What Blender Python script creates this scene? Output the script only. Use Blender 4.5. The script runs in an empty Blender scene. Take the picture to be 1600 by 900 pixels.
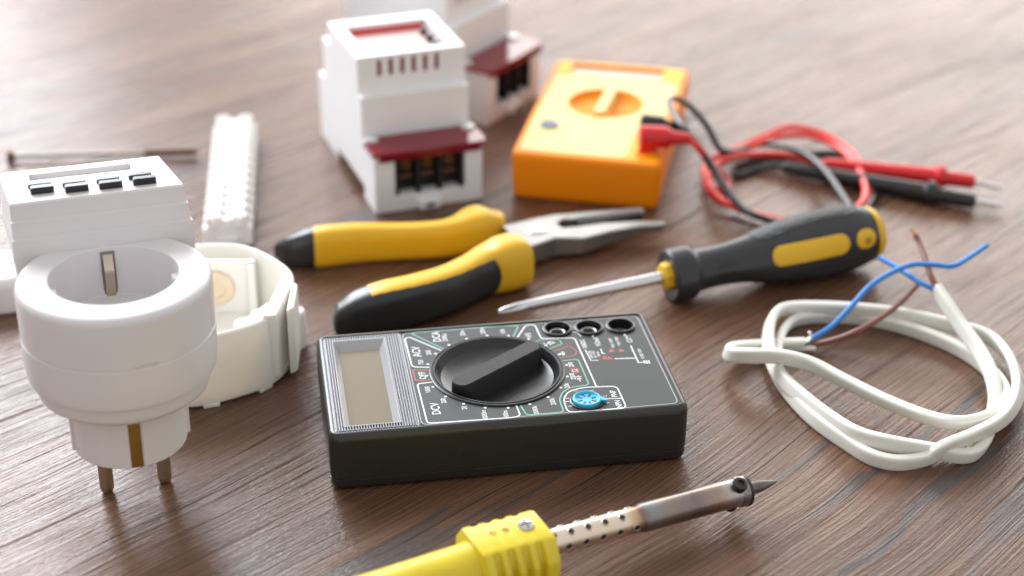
import bpy, bmesh, math, random
from mathutils import Vector, Matrix
random.seed(7)
PI = math.pi
S = 0.001                                   # everything is authored in millimetres
scn = bpy.context.scene
COL = scn.collection

# ------------------------------------------------------------------ camera model (measured from the photograph)
FPX, PITCH, CAMH, ROLL = 2570.0, 0.4925, 323.0, 0.008
_c, _s = math.cos(PITCH), math.sin(PITCH)
cF = Vector((0, _c, -_s)); R0 = Vector((1, 0, 0)); U0 = Vector((0, _s, _c))
cR = math.cos(ROLL) * R0 + math.sin(ROLL) * U0
cU = math.cos(ROLL) * U0 - math.sin(ROLL) * R0
CAM = Vector((0, 0, CAMH))
def W(px, py, z=0.0):
    """measured photo point at height z (mm) -> table coordinates (mm)"""
    d = cF + cR * ((px - 800) / FPX) + cU * ((450 - py) / FPX)
    return CAM + d * ((z - CAMH) / d.z)

class Frame:
    """local frame of an object standing on the table"""
    def __init__(s, x, y, yaw, z=0):
        s.o = Vector((x, y, z)); s.yaw = yaw
        s.e = Vector((math.cos(yaw), math.sin(yaw), 0)); s.v = Vector((-s.e.y, s.e.x, 0))
    def loc(s, px, py, z=0):
        d = W(px, py, z) - s.o
        return (d.dot(s.e), d.dot(s.v))
    def l3(s, p):
        d = Vector(p) - s.o
        return Vector((d.dot(s.e), d.dot(s.v), d.z))

# ------------------------------------------------------------------ materials
def M(name, col, rough=0.4, metal=0.0, bump=0.0, bscale=900, var=0.0, coat=0.0, trans=0.0, sss=0.0, spec=0.5, rvar=0.0, ior=1.5):
    m = bpy.data.materials.new(name); m.use_nodes = True
    nt = m.node_tree; b = nt.nodes['Principled BSDF']
    b.inputs['Base Color'].default_value = (*col, 1)
    b.inputs['Roughness'].default_value = rough
    b.inputs['Metallic'].default_value = metal
    b.inputs['Specular IOR Level'].default_value = spec
    b.inputs['IOR'].default_value = ior
    b.inputs['Coat Weight'].default_value = coat
    b.inputs['Coat Roughness'].default_value = 0.15
    b.inputs['Transmission Weight'].default_value = trans
    if sss:
        b.inputs['Subsurface Weight'].default_value = sss
        b.inputs['Subsurface Radius'].default_value = (0.003, 0.0025, 0.002)
        b.inputs['Subsurface Scale'].default_value = 1.0
    tc = nt.nodes.new('ShaderNodeTexCoord')
    if bump:
        n = nt.nodes.new('ShaderNodeTexNoise'); n.inputs['Scale'].default_value = bscale; n.inputs['Detail'].default_value = 3
        nt.links.new(tc.outputs['Object'], n.inputs['Vector'])
        bp = nt.nodes.new('ShaderNodeBump'); bp.inputs['Strength'].default_value = bump; bp.inputs['Distance'].default_value = 0.0004
        nt.links.new(n.outputs['Fac'], bp.inputs['Height']); nt.links.new(bp.outputs['Normal'], b.inputs['Normal'])
    if var:
        n2 = nt.nodes.new('ShaderNodeTexNoise'); n2.inputs['Scale'].default_value = 70; n2.inputs['Detail'].default_value = 6; n2.inputs['Roughness'].default_value = .65
        nt.links.new(tc.outputs['Object'], n2.inputs['Vector'])
        r = nt.nodes.new('ShaderNodeValToRGB')
        r.color_ramp.elements[0].position = .3; r.color_ramp.elements[1].position = .7
        r.color_ramp.elements[0].color = (*[c * (1 - var) for c in col], 1)
        r.color_ramp.elements[1].color = (*[min(1, c * (1 + var * .6)) for c in col], 1)
        nt.links.new(n2.outputs['Fac'], r.inputs['Fac']); nt.links.new(r.outputs['Color'], b.inputs['Base Color'])
    if rvar:
        n3 = nt.nodes.new('ShaderNodeTexNoise'); n3.inputs['Scale'].default_value = 45; n3.inputs['Detail'].default_value = 8; n3.inputs['Roughness'].default_value = .7
        nt.links.new(tc.outputs['Object'], n3.inputs['Vector'])
        mr = nt.nodes.new('ShaderNodeMapRange')
        mr.inputs['From Min'].default_value = .3; mr.inputs['From Max'].default_value = .7
        mr.inputs['To Min'].default_value = max(.02, rough - rvar); mr.inputs['To Max'].default_value = rough + rvar
        nt.links.new(n3.outputs['Fac'], mr.inputs['Value']); nt.links.new(mr.outputs['Result'], b.inputs['Roughness'])
    return m

white_pl = M('white_plastic', (.71, .685, .695), .36, bump=.05, var=.02, rvar=.06)
white_in = M('white_plastic_matte', (.74, .69, .68), .5, bump=.05)
din_wh = M('device_white_plastic', (.79, .79, .80), .42, bump=.06, var=.02)
cream = M('cream_plastic', (.88, .86, .81), .40, bump=.05, var=.03, sss=.3)
amber = M('amber_plastic', (.80, .66, .48), .4)
strip_m = M('translucent_white_plastic', (.88, .85, .83), .35, sss=.25)
blk_case = M('black_case_plastic', (.019, .020, .018), .30, bump=.12, bscale=1600, rvar=.05, spec=.55)
blk_soft = M('black_gloss_plastic', (.013, .013, .014), .30, bump=.05, rvar=.07)
blk_matte = M('black_matte', (.010, .010, .010), .6)
panel_m = M('grey_printed_face', (.033, .037, .036), .47, bump=.04, bscale=2500, rvar=.05, spec=.3)
bezel_m = M('silver_grey_bezel', (.30, .30, .32), .28, metal=.7)
lcd_m = M('grey_display_glass', (.215, .183, .135), .16, spec=.25)
prt_w = M('white_print', (.72, .72, .72), .5)
prt_g = M('green_print', (.13, .38, .27), .5)
prt_r = M('red_print', (.36, .06, .06), .5)
prt_o = M('orange_print', (.65, .25, .06), .5)
blue_pl = M('blue_plastic', (.05, .42, .62), .35)
blue_dk = M('dark_blue_plastic', (.01, .06, .12), .5)
steel = M('polished_steel', (.62, .62, .62), .22, metal=1, rvar=.08)
steel_b = M('brushed_steel', (.33, .325, .31), .46, metal=1, rvar=.10, bump=.05)
nickel = M('dull_nickel', (.55, .48, .38), .32, metal=1, rvar=.08)
brass = M('brass', (.55, .37, .14), .32, metal=1, var=.2)
yel_grip = M('yellow_rubber', (.72, .42, .012), .42, bump=.08, var=.03, rvar=.05)
blk_grip = M('black_rubber', (.022, .023, .025), .34, bump=.22, bscale=1500, rvar=.06)
orange_pl = M('orange_plastic', (.95, .27, .002), .48, bump=.05, rvar=.05, spec=.3)
pale_face = M('pale_yellow_face', (.72, .56, .20), .5, rvar=.05)
yel_pl = M('yellow_plastic', (.78, .42, .01), .5, spec=.3)
iron_yel = M('lemon_yellow_plastic', (.70, .55, .025), .36, bump=.06, var=.10, rvar=.08)
red_pl = M('red_plastic', (.62, .012, .016), .3, rvar=.05)
red_wire = M('red_wire_insulation', (.74, .03, .02), .3)
blk_wire = M('black_wire_insulation', (.02, .02, .022), .28)
lid_red = M('clear_red_plastic', (.24, .006, .020), .13, trans=.3, ior=1.42)
lid_dark = M('dark_red_plastic', (.22, .02, .03), .4)
pink_lab = M('pink_white_label', (.70, .50, .47), .35)
cab_wh = M('white_cable_sheath', (.74, .74, .67), .40, bump=.06, bscale=500, var=.05, rvar=.06)
core_bl = M('blue_core', (.035, .22, .60), .36, var=.06)
core_br = M('brown_core', (.20, .075, .055), .40, var=.1)
copper = M('copper', (.72, .36, .22), .3, metal=1)
dark_screw = M('dark_bronze_metal', (.16, .09, .06), .4, metal=.8)
oxid = M('oxidised_dark_metal', (.09, .085, .085), .38, metal=.9, var=.5, rvar=.12, bump=.3, bscale=700)
tip_m = M('tinned_tip_metal', (.20, .18, .165), .42, metal=.9, var=.4, rvar=.12, bump=.3, bscale=900)

dark_brass = M('dark_brass', (.17, .10, .05), .45, metal=1)
dull_cop = M('dull_copper', (.30, .15, .13), .45, metal=1)

def barrel_material():
    """steel tube with heat tint that changes along its length (local x, metres)"""
    m = M('heat_tinted_steel', (.5, .5, .5), .30, metal=1, rvar=.09)
    nt = m.node_tree; b = nt.nodes['Principled BSDF']
    tc = nt.nodes.new('ShaderNodeTexCoord'); sp = nt.nodes.new('ShaderNodeSeparateXYZ')
    nt.links.new(tc.outputs['Object'], sp.inputs[0])
    nz = nt.nodes.new('ShaderNodeTexNoise'); nz.inputs['Scale'].default_value = 160; nz.inputs['Detail'].default_value = 5
    nt.links.new(tc.outputs['Object'], nz.inputs['Vector'])
    ad = nt.nodes.new('ShaderNodeMath'); ad.operation = 'MULTIPLY_ADD'; ad.inputs[1].default_value = .006
    nt.links.new(nz.outputs['Fac'], ad.inputs[0]); nt.links.new(sp.outputs['X'], ad.inputs[2])
    mr = nt.nodes.new('ShaderNodeMapRange'); mr.inputs['From Min'].default_value = 0; mr.inputs['From Max'].default_value = .070
    nt.links.new(ad.outputs[0], mr.inputs['Value'])
    r = nt.nodes.new('ShaderNodeValToRGB'); nt.links.new(mr.outputs['Result'], r.inputs['Fac'])
    el = r.color_ramp.elements
    el[0].position = 0; el[0].color = (.80, .70, .58, 1)
    el[1].position = 1; el[1].color = (.42, .42, .42, 1)
    for p, c in ((.38, (.78, .66, .52)), (.43, (.55, .38, .22)), (.46, (.24, .16, .13)), (.50, (.26, .28, .29)), (.60, (.30, .25, .22)),
                 (.75, (.22, .19, .185)), (.87, (.36, .27, .22)), (.92, (.46, .40, .36))):
        e = el.new(p); e.color = (*c, 1)
    nt.links.new(r.outputs['Color'], b.inputs['Base Color'])
    return m
barrel_m = barrel_material()

def knurl_material():
    m = M('black_dotted_rubber', (.020, .021, .021), .46, rvar=.05)
    nt = m.node_tree; b = nt.nodes['Principled BSDF']
    tc = nt.nodes.new('ShaderNodeTexCoord')
    vo = nt.nodes.new('ShaderNodeTexVoronoi'); vo.inputs['Scale'].default_value = 620; vo.inputs['Randomness'].default_value = .25
    nt.links.new(tc.outputs['Object'], vo.inputs['Vector'])
    bp = nt.nodes.new('ShaderNodeBump'); bp.inputs['Strength'].default_value = .9; bp.inputs['Distance'].default_value = .0008; bp.invert = True
    nt.links.new(vo.outputs['Distance'], bp.inputs['Height']); nt.links.new(bp.outputs['Normal'], b.inputs['Normal'])
    return m
knurl_m = knurl_material()

def wood_material():
    m = bpy.data.materials.new('dark_brown_wood'); m.use_nodes = True
    nt = m.node_tree; b = nt.nodes['Principled BSDF']; L = nt.links.new; N = nt.nodes.new
    tc = N('ShaderNodeTexCoord')
    rot = N('ShaderNodeMapping'); rot.inputs['Rotation'].default_value = (0, 0, -math.radians(46))
    L(tc.outputs['Object'], rot.inputs['Vector'])
    # slow waviness of the grain
    wz = N('ShaderNodeTexNoise'); wz.inputs['Scale'].default_value = 5; wz.inputs['Detail'].default_value = 2
    L(rot.outputs[0], wz.inputs['Vector'])
    wv = N('ShaderNodeVectorMath'); wv.operation = 'MULTIPLY_ADD'; wv.inputs[1].default_value = (0, .03, 0)
    L(wz.outputs['Color'], wv.inputs[0]); L(rot.outputs[0], wv.inputs[2])
    def noise(sx, sy, detail, rough=.55, dist=0.0, off=0.0):
        mp = N('ShaderNodeMapping'); mp.inputs['Scale'].default_value = (sx, sy, 1); mp.inputs['Location'].default_value = (off, off * .7, 0)
        L(wv.outputs[0], mp.inputs['Vector'])
        n = N('ShaderNodeTexNoise'); n.inputs['Scale'].default_value = 1; n.inputs['Detail'].default_value = detail
        n.inputs['Roughness'].default_value = rough; n.inputs['Distortion'].default_value = dist
        L(mp.outputs[0], n.inputs['Vector']); return n.outputs['Fac']
    def ramp(src, stops):
        r = N('ShaderNodeValToRGB'); L(src, r.inputs['Fac']); el = r.color_ramp.elements
        el[0].position, el[0].color = stops[0][0], (*stops[0][1], 1); el[1].position, el[1].color = stops[-1][0], (*stops[-1][1], 1)
        for p, c in stops[1:-1]:
            e = el.new(p); e.color = (*c, 1)
        return r.outputs['Color']
    def mix(a, c, f, mode='MIX', fv=None):
        x = N('ShaderNodeMix'); x.data_type = 'RGBA'; x.blend_type = mode
        if fv is not None: x.inputs['Factor'].default_value = fv
        else: L(f, x.inputs['Factor'])
        L(a, x.inputs['A'])
        if isinstance(c, tuple): x.inputs['B'].default_value = (*c, 1)
        else: L(c, x.inputs['B'])
        return x.outputs['Result']
    broad = ramp(noise(4, 34, 4, .6, .4), [(.28, (.086, .040, .024)), (.5, (.130, .063, .036)), (.74, (.178, .092, .053))])
    fine = noise(6, 820, 4, .7)
    col = mix(broad, ramp(fine, [(.30, (.40, .37, .35)), (.5, (.97, .96, .95)), (.7, (1.38, 1.36, 1.30))]), None, 'MULTIPLY', .85)
    # grey-black veins
    vein = ramp(noise(4.2, 46, 5, .58, .35, 4.45), [(.60, (0, 0, 0)), (.64, (1, 1, 1))])
    vm = N('ShaderNodeMath'); vm.operation = 'MULTIPLY'; vm.inputs[1].default_value = .72
    L(vein, vm.inputs[0])
    col = mix(col, (.050, .043, .042), vm.outputs[0])
    # two long dark mineral streaks of this board
    sep = N('ShaderNodeSeparateXYZ'); L(rot.outputs[0], sep.inputs[0])
    def math_(op, a, b=None, c=None):
        x = N('ShaderNodeMath'); x.operation = op
        for i, q in enumerate((a, b, c)):
            if q is None: continue
            if isinstance(q, (int, float)): x.inputs[i].default_value = q
            else: L(q, x.inputs[i])
        return x.outputs[0]
    wob = math_('MULTIPLY_ADD', noise(14, 14, 4, .6, 0, 1.7), .018, -.009)
    wid = math_('MULTIPLY_ADD', noise(26, 60, 4, .6, 0, 6.1), .0105, -.0033)
    tot = None
    for y0, xa, xb in ((.2135, .33, .62), (.2362, .36, .56), (.118, -.05, .16), (.300, .62, .95)):
        dy = math_('ABSOLUTE', math_('SUBTRACT', math_('ADD', sep.outputs[1], wob), y0))
        e = N('ShaderNodeMapRange'); e.inputs['From Min'].default_value = -.0007; e.inputs['From Max'].default_value = .0007
        L(math_('SUBTRACT', wid, dy), e.inputs['Value'])
        f1 = N('ShaderNodeMapRange'); f1.inputs['From Min'].default_value = xa; f1.inputs['From Max'].default_value = xa + .05; L(sep.outputs[0], f1.inputs['Value'])
        f2 = N('ShaderNodeMapRange'); f2.inputs['From Min'].default_value = xb; f2.inputs['From Max'].default_value = xb - .05; L(sep.outputs[0], f2.inputs['Value'])
        k = math_('MULTIPLY', math_('MULTIPLY', e.outputs[0], f1.outputs[0]), math_('MULTIPLY', f2.outputs[0], .78))
        tot = k if tot is None else math_('MAXIMUM', tot, k)
    col = mix(col, (.045, .041, .042), tot)
    # thin dark pore lines
    pore = noise(7, 560, 3, .65, .1, 9.1)
    pr = ramp(pore, [(.60, (0, 0, 0)), (.68, (1, 1, 1))])
    pm = N('ShaderNodeMath'); pm.operation = 'MULTIPLY'; pm.inputs[1].default_value = .65; L(pr, pm.inputs[0])
    col = mix(col, (.040, .026, .020), pm.outputs[0])
    L(col, b.inputs['Base Color'])
    # embossed grain
    g1 = noise(6, 900, 3, .6, .05, 5.0); g2 = noise(5, 260, 2, .6, .1, 2.0); g3 = noise(500, 1400, 2, .5)
    ad = N('ShaderNodeMath'); ad.operation = 'MULTIPLY_ADD'; ad.inputs[1].default_value = .35; L(g2, ad.inputs[0]); L(g1, ad.inputs[2])
    ad2 = N('ShaderNodeMath'); ad2.operation = 'MULTIPLY_ADD'; ad2.inputs[1].default_value = .30; L(g3, ad2.inputs[0]); L(ad.outputs[0], ad2.inputs[2])
    sub = N('ShaderNodeMath'); sub.operation = 'MULTIPLY_ADD'; sub.inputs[1].default_value = -.8; L(pr, sub.inputs[0]); L(ad2.outputs[0], sub.inputs[2])
    bp = N('ShaderNodeBump'); bp.inputs['Strength'].default_value = .8; bp.inputs['Distance'].default_value = .0006
    L(sub.outputs[0], bp.inputs['Height']); L(bp.outputs['Normal'], b.inputs['Normal'])
    rr = N('ShaderNodeMapRange'); rr.inputs['To Min'].default_value = .20; rr.inputs['To Max'].default_value = .34
    L(fine, rr.inputs['Value']); L(rr.outputs['Result'], b.inputs['Roughness'])
    b.inputs['Specular IOR Level'].default_value = .5
    return m
wood = wood_material()

# ------------------------------------------------------------------ mesh helpers (all sizes in mm)
def finish(name, bm, mat, parent=None, angle=35, bevel=0.0, seg=2, flat=False, wn=True):
    bmesh.ops.recalc_face_normals(bm, faces=bm.faces)
    bmesh.ops.scale(bm, vec=(S, S, S), verts=bm.verts)
    me = bpy.data.meshes.new(name); bm.to_mesh(me); bm.free()
    for mt in (mat if isinstance(mat, (list, tuple)) else [mat]): me.materials.append(mt)
    if not flat:
        for p in me.polygons: p.use_smooth = True
        me.set_sharp_from_angle(angle=math.radians(angle))
    o = bpy.data.objects.new(name, me); COL.objects.link(o)
    if parent: o.parent = parent
    if wn and not flat and not bevel:
        w_ = o.modifiers.new('normals', 'WEIGHTED_NORMAL'); w_.keep_sharp = True; w_.weight = 80
    if bevel:
        b = o.modifiers.new('bevel', 'BEVEL'); b.width = bevel * S; b.segments = seg; b.limit_method = 'ANGLE'
        b.angle_limit = math.radians(40); b.harden_normals = True
    return o

def tag(o, label=None, cat=None, group=None, kind=None):
    if label: o['label'] = label
    if cat: o['category'] = cat
    if group: o['group'] = group
    if kind: o['kind'] = kind
    return o

def thing(name, label, cat, x=0, y=0, yaw=0, z=0, group=None):
    o = bpy.data.objects.new(name, None); COL.objects.link(o)
    o.empty_display_size = .01
    o.location = (x * S, y * S, z * S); o.rotation_euler = (0, 0, yaw)
    return tag(o, label, cat, group)

def box(bm, x0, x1, y0, y1, z0, z1):
    vs = [bm.verts.new((x, y, z)) for z in (z0, z1) for x, y in ((x0, y0), (x1, y0), (x1, y1), (x0, y1))]
    for q in ((0, 3, 2, 1), (4, 5, 6, 7), (0, 1, 5, 4), (1, 2, 6, 5), (2, 3, 7, 6), (3, 0, 4, 7)):
        bm.faces.new([vs[i] for i in q])
    return vs

def prism(bm, poly, z0, z1, axis='z', top=None):
    """extrude polygon; axis z: poly=(x,y); axis x: poly=(y,z) swept over x"""
    def P(p, h): return (p[0], p[1], h) if axis == 'z' else (h, p[0], p[1])
    a = [bm.verts.new(P(p, z0)) for p in poly]; b = [bm.verts.new(P(p, z1)) for p in (top or poly)]
    n = len(poly)
    for i in range(n): bm.faces.new((a[i], a[(i + 1) % n], b[(i + 1) % n], b[i]))
    bm.faces.new(a[::-1]); bm.faces.new(b)

def rings(bm, rs, cap0=True, cap1=True, closed=False):
    """skin successive rings (lists of points)"""
    V = [[bm.verts.new(p) for p in r] for r in rs]; n = len(rs[0]); F = []
    K = len(V)
    for k in range(K if closed else K - 1):
        A, B = V[k], V[(k + 1) % K]
        for i in range(n):
            F.append(bm.faces.new((A[i], A[(i + 1) % n], B[(i + 1) % n], B[i])))
    if cap0 and not closed: F.append(bm.faces.new(V[0][::-1]))
    if cap1 and not closed: F.append(bm.faces.new(V[-1]))
    return F

def lathe(bm, prof, n=64, c=(0, 0), cap0=True, cap1=True, a0=0.0):
    rs = [[(c[0] + max(r, 1e-3) * math.cos(a0 + 2 * PI * i / n), c[1] + max(r, 1e-3) * math.sin(a0 + 2 * PI * i / n), z) for i in range(n)] for r, z in prof]
    return rings(bm, rs, cap0, cap1)

def rrect(hx, hy, r, n=6, c=(0, 0)):
    pts = []
    for cx, cy, a in ((hx - r, hy - r, 0), (-hx + r, hy - r, PI / 2), (-hx + r, -hy + r, PI), (hx - r, -hy + r, 3 * PI / 2)):
        for i in range(n + 1):
            t = a + PI / 2 * i / n
            pts.append((c[0] + cx + r * math.cos(t), c[1] + cy + r * math.sin(t)))
    return pts

def smooth(pts, n=12):
    """Catmull-Rom through n-dim control points"""
    P = [tuple(p) for p in pts]; out = []
    for i in range(len(P) - 1):
        p0 = P[i - 1] if i else tuple(2 * a - b for a, b in zip(P[0], P[1]))
        p1, p2 = P[i], P[i + 1]
        p3 = P[i + 2] if i + 2 < len(P) else tuple(2 * a - b for a, b in zip(P[-1], P[-2]))
        for k in range(n):
            t = k / n
            out.append(tuple(.5 * (2 * b + (c - a) * t + (2 * a - 5 * b + 4 * c - d) * t * t + (-a + 3 * b - 3 * c + d) * t ** 3) for a, b, c, d in zip(p0, p1, p2, p3)))
    out.append(P[-1]); return out

def frames(path, up=Vector((0, 0, 1))):
    """tangent, side, up along a path: up stays as vertical as it can"""
    P = [Vector(p[:3]) for p in path]; out = []; last = None
    for i, p in enumerate(P):
        t = (P[min(i + 1, len(P) - 1)] - P[max(i - 1, 0)]).normalized()
        s = t.cross(up)
        if s.length < .15 and last: s = last - t * last.dot(t)
        s.normalize()
        if last and s.dot(last) < 0 and False: s = -s
        last = s; out.append((p, t, s, s.cross(t).normalized()))
    return out

def ptframes(path):
    """parallel transport frames"""
    P = [Vector(p[:3]) for p in path]; out = []
    s = None; tl = None
    for i, p in enumerate(P):
        t = (P[min(i + 1, len(P) - 1)] - P[max(i - 1, 0)]).normalized()
        if s is None:
            s = t.cross(Vector((0, 0, 1)))
            if s.length < 1e-3: s = Vector((1, 0, 0))
            s.normalize()
        else:
            s = tl.rotation_difference(t) @ s; s = (s - t * s.dot(t)).normalized()
        tl = t; out.append((p, t, s, s.cross(t).normalized()))
    return out

def tube(bm, path, r, n=14, ry=None, fr=None, cap=True):
    """tube; r number or list; ry = second radius (up)"""
    fr = fr or ptframes(path); rs = []
    for i, (p, t, s, u) in enumerate(fr):
        a = r[i] if isinstance(r, (list, tuple)) else r
        b = (ry[i] if isinstance(ry, (list, tuple)) else ry) if ry is not None else a
        rs.append([p + s * (a * math.cos(2 * PI * k / n)) + u * (b * math.sin(2 * PI * k / n)) for k in range(n)])
    return rings(bm, rs, cap, cap)

def supell(a, b, n, e=3.2):
    out = []
    for k in range(n):
        t = 2 * PI * k / n; c, s = math.cos(t), math.sin(t)
        out.append((a * math.copysign(abs(c) ** (2 / e), c), b * math.copysign(abs(s) ** (2 / e), s)))
    return out

def holes_sheet(bm, outer, holes, z):
    """flat sheet with holes"""
    es = []
    for loop in [outer] + holes:
        vs = [bm.verts.new((x, y, z)) for x, y in loop]
        es += [bm.edges.new((vs[i], vs[(i + 1) % len(vs)])) for i in range(len(vs))]
    bmesh.ops.triangle_fill(bm, use_beauty=True, use_dissolve=False, edges=es)

def circ(cx, cy, r, n=48): return [(cx + r * math.cos(2 * PI * i / n), cy + r * math.sin(2 * PI * i / n)) for i in range(n)]

def cut(o, cbm):
    """boolean difference, baked"""
    bmesh.ops.recalc_face_normals(cbm, faces=cbm.faces)
    bmesh.ops.scale(cbm, vec=(S, S, S), verts=cbm.verts)
    me = bpy.data.meshes.new('cutter'); cbm.to_mesh(me); cbm.free()
    c = bpy.data.objects.new('cutter', me); COL.objects.link(c)
    par = o.parent; o.parent = None
    md = o.modifiers.new('cut', 'BOOLEAN'); md.operation = 'DIFFERENCE'; md.object = c; md.solver = 'EXACT'
    # keep the bevel after the cut
    others = [m for m in o.modifiers if m != md]
    for m in others: m.show_viewport = False
    bpy.context.view_layer.update()
    dg = bpy.context.evaluated_depsgraph_get()
    nm = bpy.data.meshes.new_from_object(o.evaluated_get(dg))
    o.modifiers.remove(md)
    for m in others: m.show_viewport = True
    o.data = nm; nm.set_sharp_from_angle(angle=math.radians(35))
    bpy.data.objects.remove(c); bpy.data.meshes.remove(me)
    o.parent = par
    return o

_font_cache = {}
def text_into(bm, s, u, v, z, h, ang=0.0, bold=0.0, sx=1.0):
    """flat lettering, centred; ang = direction of reading in the local xy plane; h = capital height"""
    cu = bpy.data.curves.new('t', 'FONT'); cu.body = s; cu.size = h / .7 * 1.0
    cu.align_x = 'CENTER'; cu.align_y = 'CENTER'; cu.resolution_u = 2; cu.fill_mode = 'FRONT'; cu.offset = bold
    o = bpy.data.objects.new('t', cu); COL.objects.link(o)
    bpy.context.view_layer.update()
    me = bpy.data.meshes.new_from_object(o.evaluated_get(bpy.context.evaluated_depsgraph_get()))
    me.transform(Matrix.Translation((u, v, z)) @ Matrix.Rotation(ang, 4, 'Z') @ Matrix.Diagonal((sx, 1, 1, 1)))
    bm.from_mesh(me)
    bpy.data.objects.remove(o); bpy.data.curves.remove(cu); bpy.data.meshes.remove(me)

def roundpoly(pts, r, closed=False, n=5):
    out = []; N = len(pts)
    for i, p in enumerate(pts):
        if not closed and i in (0, N - 1): out.append(Vector(p)); continue
        p = Vector(p); a = Vector(pts[i - 1]); b = Vector(pts[(i + 1) % N])
        da = (a - p); db = (b - p); d = min(r, da.length * .45, db.length * .45)
        s = p + da.normalized() * d; e = p + db.normalized() * d
        for k in range(n + 1):
            t = k / n; out.append(s * (1 - t) ** 2 + p * 2 * t * (1 - t) + e * t * t)
    return out

def stroke(bm, pts, w, z, closed=False):
    P = [Vector(p) for p in pts]; n = len(P); A = []; B = []
    for i in range(n):
        a = P[i - 1] if (i or closed) else P[i]; b = P[(i + 1) % n] if (i < n - 1 or closed) else P[i]
        d1 = (P[i] - a); d2 = (b - P[i])
        d = (d1.normalized() if d1.length else Vector((0, 0))) + (d2.normalized() if d2.length else Vector((0, 0)))
        d.normalize(); nn = Vector((-d.y, d.x)) * w / 2
        A.append(bm.verts.new((*(P[i] + nn), z))); B.append(bm.verts.new((*(P[i] - nn), z)))
    for i in range(n if closed else n - 1):
        j = (i + 1) % n; bm.faces.new((A[i], A[j], B[j], B[i]))

def xform(bm, m, verts=None): bmesh.ops.transform(bm, matrix=m, verts=verts or bm.verts)

def axis_matrix(p0, p1):
    """local +x from p0 towards p1 (mm), local z as upright as possible"""
    x = (Vector(p1) - Vector(p0)).normalized(); y = Vector((0, 0, 1)).cross(x).normalized(); z = x.cross(y)
    m = Matrix((x, y, z)).transposed().to_4x4(); m.translation = Vector(p0) * S
    return m

def xlathe(bm, prof, n=48, cap0=True, cap1=True, a0=0.0, sq=None):
    """lathe about local x; prof = (x, r)"""
    rs = []
    for x, r in prof:
        r = max(r, 1e-3)
        rs.append([(x, r * math.cos(a0 + 2 * PI * i / n), r * math.sin(a0 + 2 * PI * i / n)) for i in range(n)])
    return rings(bm, rs, cap0, cap1)

def lathe_new(prof, **k):
    bm = bmesh.new(); lathe(bm, prof, **k); return bm
def box_new(*a):
    bm = bmesh.new(); box(bm, *a); return bm

# ================================================================== TABLE
bm = bmesh.new(); box(bm, -1100, 1100, -150, 1900, -28, 0)
table = finish('tabletop', bm, wood); tag(table, 'dark brown wood grain tabletop under all the tools', 'table', kind='structure')

# ================================================================== BLACK MULTIMETER
MH = 22.4
mf = Frame(-5.3, 499.3, .170)
mm = thing('multimeter', 'black multimeter lying flat with blank display and rotary dial in the middle of the table', 'multimeter', mf.o.x, mf.o.y, mf.yaw)
HX, HY = 61.75, 34.5
def mring(inset, z, r=4.0): return [(x, y, z) for x, y in rrect(HX - inset, HY - inset, max(1.2, r - inset), 8)]
bm = bmesh.new()
rings(bm, [mring(i, z) for i, z in ((3.2, 0), (1.6, .35), (.7, 1.2), (.25, 2.6), (.1, 4.6), (.38, 4.75), (.38, 5.1), (.1, 5.25), (0, 12), (.05, 19.4), (.25, 20.8), (.75, 21.8), (1.3, 22.25), (1.8, 22.4),
                                     (2.3, 22.38), (2.55, 22.1), (2.6, 21.6), (2.6, 10))])
finish('case', bm, blk_case, mm, 40)
DR = 22.9
jx = [mf.loc(871, 513, MH), mf.loc(920, 511, MH), mf.loc(969.5, 508, MH)]
tsp = mf.loc(917, 625, MH)
win = [(-56, -28.6), (-37, -28.6), (-37, 28.6), (-56, 28.6)]
inn = rrect(HX - 2.6, HY - 2.6, 1.6, 4)
bm = bmesh.new()
holes_sheet(bm, inn, [win, circ(0.3, 0, DR - .6, 72)] + [circ(x, y, 4.6, 32) for x, y in jx] + [circ(tsp[0], tsp[1], 5.6, 32)], 21.75)
finish('top_plate', bm, blk_case, mm)
bm = bmesh.new()
fp = [(-30.6, -31.4), (58.7, -31.4), (58.7, 31.4), (-30.6, 31.4)]
fpr = roundpoly([Vector(p) for p in fp], 2.0, True)
holes_sheet(bm, [tuple(p) for p in fpr], [circ(0.3, 0, DR - .4, 72)] + [circ(x, y, 4.8, 32) for x, y in jx] + [circ(tsp[0], tsp[1], 5.7, 32)], 21.9)
face = finish('printed_face', bm, panel_m, mm)
bm = bmesh.new(); stroke(bm, roundpoly([(-30.3, -31.1), (58.4, -31.1), (58.4, 31.1), (-30.3, 31.1)], 2.2, True), .45, 21.92, True)
# display bezel : fine ridges around a sunken window
bz = bmesh.new()
u = -58.6
while u < -31.6:
    spans = [(-31.2, 31.2)] if (u < -56.4 or u > -36.6) else [(-31.2, -28.7), (28.7, 31.2)]
    for a, b in spans:
        prism(bz, [(u - .30, 21.7), (u - .16, 22.2), (u + .16, 22.2), (u + .30, 21.7)], a, b, 'z') if False else None
        q = [(u - .42, 21.75), (u - .14, 22.3), (u + .14, 22.3), (u + .42, 21.75)]
        va = [bz.verts.new((x, a, z)) for x, z in q]; vb = [bz.verts.new((x, b, z)) for x, z in q]
        for i in range(3): bz.faces.new((va[i], va[i + 1], vb[i + 1], vb[i]))
        bz.faces.new(va); bz.faces.new(vb[::-1])
    u += .92
bez = finish('display_bezel', bz, bezel_m, mm, flat=True)
bm2 = bmesh.new()
O = [(-56.2, -28.8), (-36.8, -28.8), (-36.8, 28.8), (-56.2, 28.8)]; I = [(-53.9, -27.0), (-39.3, -27.0), (-39.3, 24.8), (-53.9, 24.8)]
ro = [[(x, y, 22.3) for x, y in O], [(x, y, 22.3) for x, y in [(-55.8, -28.4), (-37.2, -28.4), (-37.2, 28.4), (-55.8, 28.4)]], [(x, y, 19.6) for x, y in I]]
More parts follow.
